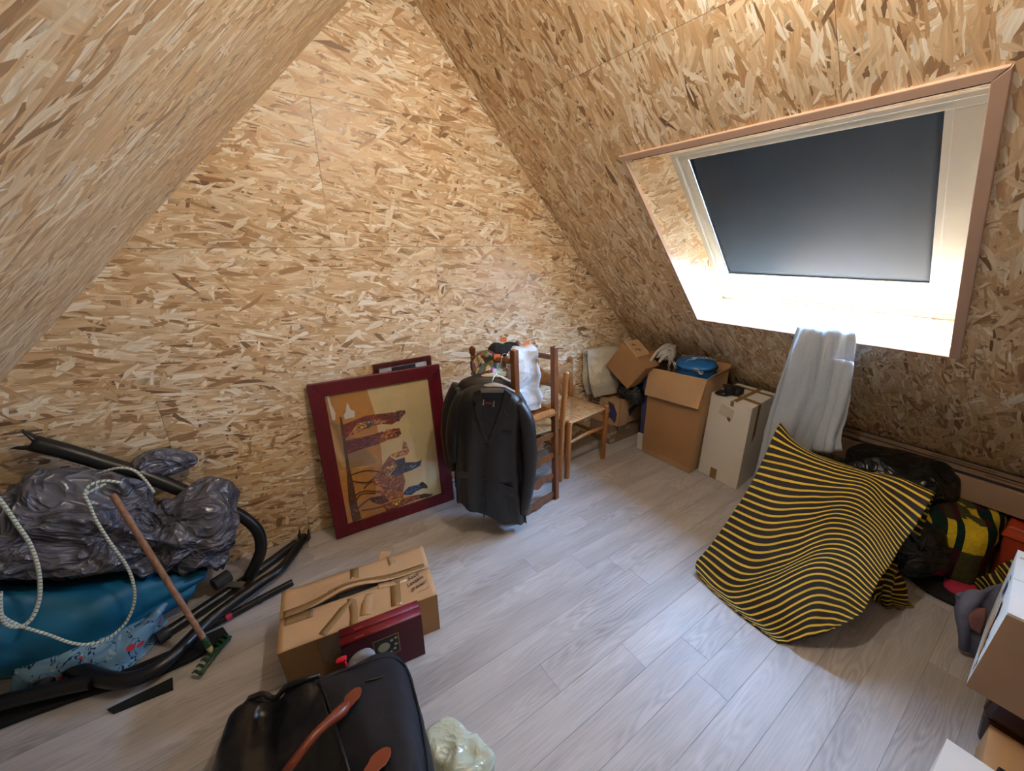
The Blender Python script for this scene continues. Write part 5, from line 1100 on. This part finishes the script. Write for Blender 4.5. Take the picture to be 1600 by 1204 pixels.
part(bg_, 'piping', tube([(-0.004, 0.991, 0.352), (0.065, 0.96, 0.378), (0.142, 0.932, 0.39), (0.181, 0.923, 0.376), (0.209, 0.887, 0.356), (0.202, 0.795, 0.364), (0.186, 0.703, 0.374), (0.173, 0.645, 0.364), (0.161, 0.599, 0.354)], .0035, 8, 6), BAGCLOTH, 'all')
part(bg_, 'seam', tube([(0.091, 0.865, 0.42), (0.14, 0.856, 0.41), (0.206, 0.877, 0.362)], .0028, 6, 6), BAGLEATHER, 'all')
part(bg_, 'zip_edge', tube([(-0.197, 1.125, 0.275), (-0.161, 1.098, 0.295), (-0.132, 1.068, 0.29), (-0.095, 1.038, 0.345), (-0.049, 1.008, 0.37), (-0.009, 1.001, 0.365)], .008, 8, 6), BAGLEATHER, 'all')
HP = [(0.059, 0.826, 0.437), (0.036, 0.815, 0.442), (0.017, 0.799, 0.452), (-0.017, 0.78, 0.468), (-0.047, 0.764, 0.475), (-0.079, 0.748, 0.47), (-0.109, 0.739, 0.455), (-0.138, 0.733, 0.42)]
hd = part(bg_, 'handle', tube(HP[1:], [.012,.016,.0115,.0105,.0105,.0105,.0105], 12, 6), TANLEATHER, 'all')
def patch(c, n_, lw, ln, rz):
    pts = [(ln*math.cos(a)*1.0, lw*math.sin(a)*(1 if math.cos(a) > 0 else .8)) for a in [2*math.pi*k/24 for k in range(24)]]
    g = prism(pts, 0, .004); nv = Vector(n_).normalized(); x = Vector((math.cos(rz), math.sin(rz), 0)); x = (x-nv*x.dot(nv)).normalized()
    g.xf(frame_m(c, x, nv.cross(x), nv)); return g
c1 = (0.046, 0.825, 0.435); pt = part(bg_, 'handle_patch', patch(c1, (.05,.15,1), .020, .036, R(38)), TANLEATHER, bevel=.001)
part(pt, 'rivet', tube([Vector((0.026, 0.813, 0.44)), Vector((0.026, 0.813, 0.44))+Vector((0,0,.003))], .004, 10), BRASS)
part(bg_, 'handle_patch', patch((0.059, 0.642, 0.449), (.03,.05,1), .020, .038, R(20)), TANLEATHER, bevel=.001)
rc = thing('red_clip', 'bright red plastic clip sticking out of the black bag', 'clip', (0.069, 1.083, 0.27))
part(rc, 'tab', tube([(0.044, 1.058, 0.315), (0.057, 1.05, 0.322), (0.07, 1.046, 0.325)], [.010,.011,.009], 10, 4, flat=.6), RED, 'all'); part(rc, 'stem', tube([(0.062, 1.05, 0.318), (0.064, 1.044, 0.3), (0.063, 1.055, 0.26)], .005, 8), RED, 'all')
single('grey_pouch', blob((0.111, 1.06, 0.25), (.045,.025,.045), 51, 2.5, .01, 12, .01, 4), flat('grey_nylon', (130,132,138), .6), 'grey pouch peeping from the back of the black bag', 'pouch', (0.112, 1.102, 0.22), 'all')
single('plastic_bag', blob((.290,.735,.06), (.062,.10,.065), 61, 4, .02, 10, .03, 5, rz=R(20), zmin=.003), MINT, 'pale green translucent plastic bag on the floor right of the black bag', 'bag', (.305,.735,.003), 'all')


# ============================================================ heap on the left
hs = thing('hammock_stand', 'black steel tube stand lying in pieces under the grey sheet', 'stand', (-.35,1.9,0))
up_ = [(-0.733, 2.13, 0.864), (-0.663, 2.12, 0.814), (-0.572, 2.11, 0.737), (-0.463, 2.09, 0.649), (-0.348, 2.07, 0.532), (-0.251, 2.05, 0.436), (-0.174, 2.03, 0.351), (-0.129, 2.01, 0.262), (-0.131, 1.99, 0.174), (-0.166, 1.98, 0.103), (-0.21, 1.97, 0.044)]
part(hs, 'upper_arm', tube(up_, [.031,.030,.030,.029,.028,.027,.026,.026,.026,.026,.026], 16, 5), BLKTUBE, 'all')
e = Vector(up_[0]); d = (Vector(up_[0])-Vector(up_[1])).normalized()
for s_ in (1, -1):
    side = d.cross(Vector((0,-1,0))).normalized()*s_; part(hs, 'saddle_prong', tube([e-d*.01+side*.012, e+d*.018+side*.026, e+d*.035+side*.032, e+d*.045+side*.040], [.020,.014,.009,.003], 10, 4, flat=.5), BLKTUBE, 'all')
LT = [(0.062, 2.15, 0.035), (-0.019, 2.016, 0.045), (-0.081, 1.93, 0.055), (-0.18, 1.875, 0.06), (-0.349, 1.778, 0.06), (-0.459, 1.672, 0.06), (-0.522, 1.635, 0.06), (-0.595, 1.643, 0.06), (-0.664, 1.696, 0.06), (-0.736, 1.771, 0.065), (-0.804, 1.852, 0.08)]
part(hs, 'lower_arm', tube(LT, [.021,.021,.022,.023,.024,.025,.026,.027,.028,.029,.029], 16, 5), BLKTUBE, 'all')
q = Vector(LT[0]); dd = (Vector(LT[0])-Vector(LT[1])).normalized(); sd = dd.cross(Vector((0,0,1))).normalized()
for s_ in (1, -1): part(hs, 'end_bracket', hexa([q+sd*(.022*s_)-dd*.02-Vector((0,0,.02)), q+sd*(.022*s_)+dd*.012-Vector((0,0,.02)), q+sd*(.026*s_)+dd*.012-Vector((0,0,.02)), q+sd*(.026*s_)-dd*.02-Vector((0,0,.02))], [q+sd*(.022*s_)-dd*.02+Vector((0,0,.02)), q+sd*(.022*s_)+dd*.012+Vector((0,0,.045)), q+sd*(.026*s_)+dd*.012+Vector((0,0,.045)), q+sd*(.026*s_)-dd*.02+Vector((0,0,.02))]), BLKTUBE)
part(hs, 'base_tube', tube([(0.014, 2.134, 0.026), (-0.09, 2.069, 0.026), (-0.298, 1.952, 0.026), (-0.427, 1.887, 0.026), (-0.527, 1.842, 0.026)], .022, 14), BLKTUBE, 30)
part(hs, 'end_cap', tube([(-0.507, 1.849, 0.026), (-0.539, 1.832, 0.026)], .0265, 14), CAPRUB, 30)
part(hs, 'foot_block', tube([(-0.34, 1.973, 0.075), (-0.28, 2.006, 0.075)], .030, 12), CAPRUB, 30)
part(hs, 'foot_plate', hexa(*[[(x,y,z) for x,y,z in r_] for r_ in ([(-0.306, 1.97, 0.05), (-0.236, 1.912, 0.05), (-0.22, 1.947, 0.05), (-0.301, 2.003, 0.05)], [(-0.304, 1.959, 0.058), (-0.235, 1.902, 0.058), (-0.219, 1.936, 0.058), (-0.299, 1.992, 0.058)])]), STEEL)
part(hs, 'cross_tube', tube([(-1.003, 1.79, 0.07), (-0.943, 1.783, 0.07), (-0.846, 1.754, 0.068), (-0.752, 1.725, 0.066), (-0.698, 1.704, 0.066)], .026, 14), BLKTUBE, 30)
part(hs, 'joint_sleeve', tube([(-0.804, 1.852, 0.08), (-0.831, 1.827, 0.07), (-0.853, 1.803, 0.05)], .030, 14), BLKTUBE, 30)
lt2 = thing('loose_tube', 'loose black tube with a red mark lying between the stand and the cardboard box', 'tube', (-0.193, 1.842, 0.0))
part(lt2, 'tube', tube([(-0.037, 1.852, 0.018), (-0.165, 1.828, 0.018), (-0.312, 1.796, 0.018), (-0.424, 1.781, 0.018)], .016, 12), BLKTUBE, 30)
part(lt2, 'collar', tube([(-0.17, 1.827, 0.018), (-0.186, 1.823, 0.018)], .0175, 12), CAPRUB, 30)
part(lt2, 'red_mark', tube([(-0.284, 1.802, 0.018), (-0.305, 1.797, 0.018)], .0168, 12), PINK, 30)
g = Geo(); 
fo_ = [(-0.316, 1.753, 0.0), (-0.29, 1.677, 0.0), (-0.421, 1.653, 0.0), (-0.538, 1.653, 0.0), (-0.742, 1.711, 0.0), (-0.889, 1.73, 0.0), (-1.036, 1.74, 0.0), (-1.08, 1.875, 0.0), (-0.877, 1.806, 0.0), (-0.661, 1.75, 0.0), (-0.488, 1.747, 0.0)]
single('foam_strip', prism([(x,y) for x,y,z in fo_][::-1], .002, .022), FOAM, 'flat black foam strip on the floor beneath the tube stand', 'strip', (-0.619, 1.713, 0.002), bevel=.004)
gs = [(-0.659, 1.608, 0.0), (-0.638, 1.578, 0.0), (-0.472, 1.562, 0.0), (-0.478, 1.617, 0.0), (-0.639, 1.609, 0.0)]
single('felt_strip', prism([(x,y) for x,y,z in gs], .001, .008), GREEN_D, 'flat dark green strip lying alone on the floor in front of the stand', 'strip', (-0.567, 1.589, 0.001))
# crumpled grey sheet
tp_ = thing('plastic_sheet', 'crumpled grey plastic sheet heaped over the tube stand', 'tarpaulin', (-.55,2.0,.2))
def ridge(x, y, sd): return 1-abs(noise.noise(Vector((x, y, sd))))*2.2
def crumple(u, v, p):
    a, b = u*1.0, v*1.0; w_ = noise.noise(Vector((a*3, b*3, 5)))*.6; w2 = noise.noise(Vector((a*5, b*4, 9)))*.8
    f = .040*ridge(a*2.6+w_, b*3.4+w_*.6+a*1.2, 3)+.022*ridge(a*5.2+b*2.5+w2, b*5.5-a*2.5+w_, 7)+.008*ridge(a*11-b*4+w2, b*12+a*5, 11)
    return .035-f
ctrl = [[(-1.024, 2.165, 0.658), (-0.893, 2.165, 0.631), (-0.796, 2.165, 0.62), (-0.678, 2.165, 0.587), (-0.563, 2.165, 0.491), (-0.485, 2.165, 0.407), (-0.383, 2.165, 0.398), (-0.271, 2.165, 0.406), (-0.2, 2.165, 0.331)], [(-0.954, 2.09, 0.801), (-0.843, 2.08, 0.721), (-0.738, 2.08, 0.753), (-0.62, 2.07, 0.738), (-0.505, 2.05, 0.66), (-0.441, 2.02, 0.533), (-0.336, 2.03, 0.556), (-0.235, 2.04, 0.572), (-0.173, 2.06, 0.455)], [(-0.935, 1.99, 0.748), (-0.826, 1.98, 0.678), (-0.731, 1.97, 0.679), (-0.62, 1.97, 0.661), (-0.513, 1.97, 0.581), (-0.448, 1.97, 0.481), (-0.349, 1.95, 0.498), (-0.245, 1.95, 0.503), (-0.183, 1.99, 0.401)], [(-0.931, 1.92, 0.682), (-0.82, 1.91, 0.628), (-0.736, 1.9, 0.599), (-0.628, 1.9, 0.577), (-0.527, 1.91, 0.492), (-0.458, 1.92, 0.42), (-0.367, 1.9, 0.402), (-0.273, 1.9, 0.39), (-0.219, 1.95, 0.309)], [(-0.948, 1.9, 0.603), (-0.839, 1.89, 0.543), (-0.753, 1.88, 0.516), (-0.648, 1.88, 0.484), (-0.541, 1.89, 0.421), (-0.468, 1.9, 0.365), (-0.381, 1.89, 0.337), (-0.299, 1.89, 0.308), (-0.247, 1.94, 0.24)], [(-0.986, 1.93, 0.512), (-0.875, 1.92, 0.447), (-0.788, 1.91, 0.419), (-0.68, 1.91, 0.387), (-0.566, 1.92, 0.337), (-0.487, 1.92, 0.293), (-0.402, 1.92, 0.267), (-0.323, 1.92, 0.241), (-0.273, 1.96, 0.187)], [(-1.05, 2.04, 0.428), (-0.931, 2.03, 0.365), (-0.838, 2.02, 0.337), (-0.723, 2.02, 0.303), (-0.599, 2.02, 0.259), (-0.515, 2.02, 0.215), (-0.428, 2.02, 0.181), (-0.344, 2.02, 0.153), (-0.291, 2.03, 0.124)]]
P = fold(net(ctrl, 22, 22), 1, crumple); P[:, :, 1] = np.minimum(P[:, :, 1], 2.198)
part(tp_, 'draped_sheet', grid(P), TARP, 35, solid=.003)
part(tp_, 'back_fold', blob((-.40,2.13,.662), (.105,.045,.045), 79, 2.6, .03, 9, .02, 5, tilt=R(10)), TARP, 'all')
# teal cloth and blossom cloth
ctrl = [[(-1.053, 2.08, 0.464), (-0.907, 2.06, 0.366), (-0.772, 2.06, 0.288), (-0.567, 2.06, 0.241), (-0.346, 2.06, 0.146)], [(-1.007, 1.94, 0.455), (-0.864, 1.92, 0.378), (-0.732, 1.91, 0.318), (-0.544, 1.93, 0.273), (-0.347, 1.99, 0.16)], [(-1.004, 1.86, 0.373), (-0.866, 1.84, 0.296), (-0.733, 1.83, 0.254), (-0.563, 1.87, 0.202), (-0.364, 1.96, 0.142)], [(-1.047, 1.84, 0.208), (-0.912, 1.82, 0.164), (-0.798, 1.82, 0.125), (-0.631, 1.85, 0.11), (-0.414, 1.95, 0.098)], [(-1.11, 1.93, 0.104), (-0.965, 1.91, 0.069), (-0.844, 1.91, 0.031), (-0.664, 1.93, 0.023), (-0.429, 2.0, 0.041)]]
P = fold(net(ctrl, 20, 10), 1, lambda u, v, p: .014*math.sin(16*v+5*u)*max(0, 1-u*.7)+.010*math.sin(30*v+9*u)*max(0, u-.6)*2+.012*fbm(p, 6, 3, 4)); P[:, :, 2] = np.maximum(P[:, :, 2], .01)
single('teal_cloth', grid(P), TEAL, 'teal blue cloth bundled under the grey plastic sheet', 'cloth', (-.6,1.9,.05), 'all', solid=.006)
ctrl = [[(-0.912, 1.9, 0.189), (-0.802, 1.88, 0.161), (-0.667, 1.88, 0.133), (-0.525, 1.92, 0.132), (-0.482, 1.96, 0.12)], [(-0.913, 1.84, 0.128), (-0.786, 1.8, 0.121), (-0.664, 1.79, 0.088), (-0.546, 1.83, 0.115), (-0.49, 1.9, 0.118)], [(-0.948, 1.848, 0.015), (-0.816, 1.805, 0.015), (-0.689, 1.774, 0.015), (-0.584, 1.833, 0.015), (-0.533, 1.955, 0.02)], [(-0.903, 1.787, 0.004), (-0.783, 1.756, 0.004), (-0.668, 1.74, 0.004), (-0.569, 1.807, 0.004), (-0.52, 1.935, 0.004)]]
P = fold(net(ctrl, 16, 9), 1, lambda u, v, p: .008*fbm(p, 12, 3, 9)+.006*math.sin(11*u+7*v)); P[:, :, 2] = np.maximum(P[:, :, 2], .004)
single('blossom_cloth', grid(P), BLOSSOM, 'pale blue cotton with red blossoms showing below the teal cloth', 'cloth', (-.62,1.8,.004), 'all', solid=.004)
# rope
def rope(pts, r=.0052):
    pts = [Vector(p) for p in cr(pts, 9)]; g = tube(pts, r, 10); acc = [0]
    for a, b in zip(pts[:-1], pts[1:]): acc.append(acc[-1]+(b-a).length)
    g.uv = [(k/10, a/.013) for a in acc for k in range(10)]; return g
rp = thing('rope', 'white flecked rope looped over the grey sheet and teal cloth', 'rope', (-.62,1.78,.3))
part(rp, 'length', rope([(-0.479, 1.87, 0.734), (-0.514, 1.86, 0.761), (-0.55, 1.85, 0.764), (-0.57, 1.84, 0.742), (-0.567, 1.83, 0.704), (-0.564, 1.82, 0.639), (-0.55, 1.81, 0.538), (-0.531, 1.8, 0.434), (-0.529, 1.79, 0.355), (-0.543, 1.78, 0.278), (-0.583, 1.76, 0.213), (-0.645, 1.745, 0.188), (-0.704, 1.74, 0.218), (-0.763, 1.75, 0.299), (-0.812, 1.76, 0.365), (-0.834, 1.765, 0.415), (-0.836, 1.77, 0.459)]), ROPE, 'all')
part(rp, 'length', rope([(-0.774, 1.86, 0.831), (-0.753, 1.84, 0.781), (-0.737, 1.82, 0.701), (-0.727, 1.81, 0.62), (-0.732, 1.8, 0.522), (-0.752, 1.79, 0.43), (-0.778, 1.77, 0.373), (-0.804, 1.755, 0.359), (-0.827, 1.75, 0.385), (-0.828, 1.75, 0.431), (-0.811, 1.76, 0.507)], .0062), ROPE, 'all')
part(rp, 'length', rope([(-0.552, 2.0, 0.741), (-0.504, 1.99, 0.746), (-0.464, 1.98, 0.728), (-0.44, 1.97, 0.684), (-0.421, 1.95, 0.622)], .0052), ROPE, 'all')
part(rp, 'length', rope([(-0.571, 1.84, 0.738), (-0.558, 1.845, 0.74), (-0.538, 1.85, 0.746), (-0.517, 1.86, 0.751)], .0052), ROPE, 'all')
part(rp, 'rope_end', rope([(-0.186, 2.02, 0.441), (-0.165, 2.02, 0.425), (-0.136, 2.02, 0.413)], .0045), ROPE, 'all')
# rake
rk = thing('garden_rake', 'garden rake with a worn wooden handle and green head, leaning on the heap', 'rake', (-0.364, 1.677, 0.0))
ht, hb = Vector((-0.524, 1.909, 0.68)), Vector((-0.355, 1.637, 0.055))
part(rk, 'handle', tube([ht, ht.lerp(hb, .02), hb], [.009,.011,.0105], 14), WOOD_R, 30)
part(rk, 'ferrule', tube([hb.lerp(ht, .06), hb], .012, 14), GREEN, 30); part(rk, 'bare_tip', tube([hb, hb+(hb-ht).normalized()*.03], [.0112,.009], 12), flat('pale_bare_wood', (196,178,140)), 30)
h0, h1 = Vector((-0.288, 1.668, 0.03)), Vector((-0.386, 1.545, 0.03))
part(rk, 'head_bar', tube([h0, h0.lerp(h1,.5)+Vector((.006,.0,.012)), h1], .0075, 8, 6, flat=.7), GREEN, 'all')
tdir = Vector((-0.424, 1.594, 0.01))-Vector((-0.386, 1.545, 0.03)); tdir.z = 0; tdir = tdir.normalized()
for k in range(8):
    p = h0.lerp(h1, .03+.94*k/7)+Vector((0,0,.008*math.sin(math.pi*k/7))); part(rk, 'tine', tube([p, p+tdir*.028+Vector((0,0,.002)), p+tdir*.052+Vector((0,0,-.018))], [.006,.0052,.0025], 6, 3), GREEN, 'all')
part(rk, 'neck', tube([hb+(hb-ht).normalized()*.02, h0.lerp(h1, .45)], .007, 8), GREEN, 30)

# small screw heads and scraps on the boards
SCREW = plain('zinc_screw', (.35,.36,.38), .4, metal=.8)
wb2 = bpy.data.objects['wall_back']
for x, z in [(0.558, 2.07), (0.265, 1.96), (-0.15, 1.404), (0.358, 1.209), (0.875, 1.459), (1.154, 1.444), (-0.116, 0.813), (1.089, 1.838), (0.078, 1.045), (1.413, 1.216)]:
    link('screw_head', me_of('screw_head', lathe([(.0055,0),(.0055,.0008),(.004,.0012),(.0005,.0006)], 10), SCREW), wb2, (x, z, .0002))
wr2 = bpy.data.objects['wall_right']
for s_, y, r_ in ((2.47, 1.02, .012), (2.52, .55, .006), (2.60, 1.30, .007)):
    link('paper_scrap', me_of('paper_scrap', prism([(r_,0),(.3*r_,.7*r_),(-r_,.4*r_),(-.6*r_,-.8*r_)], -.0012, -.0002), LABELW), wr2, (s_, y, 0))
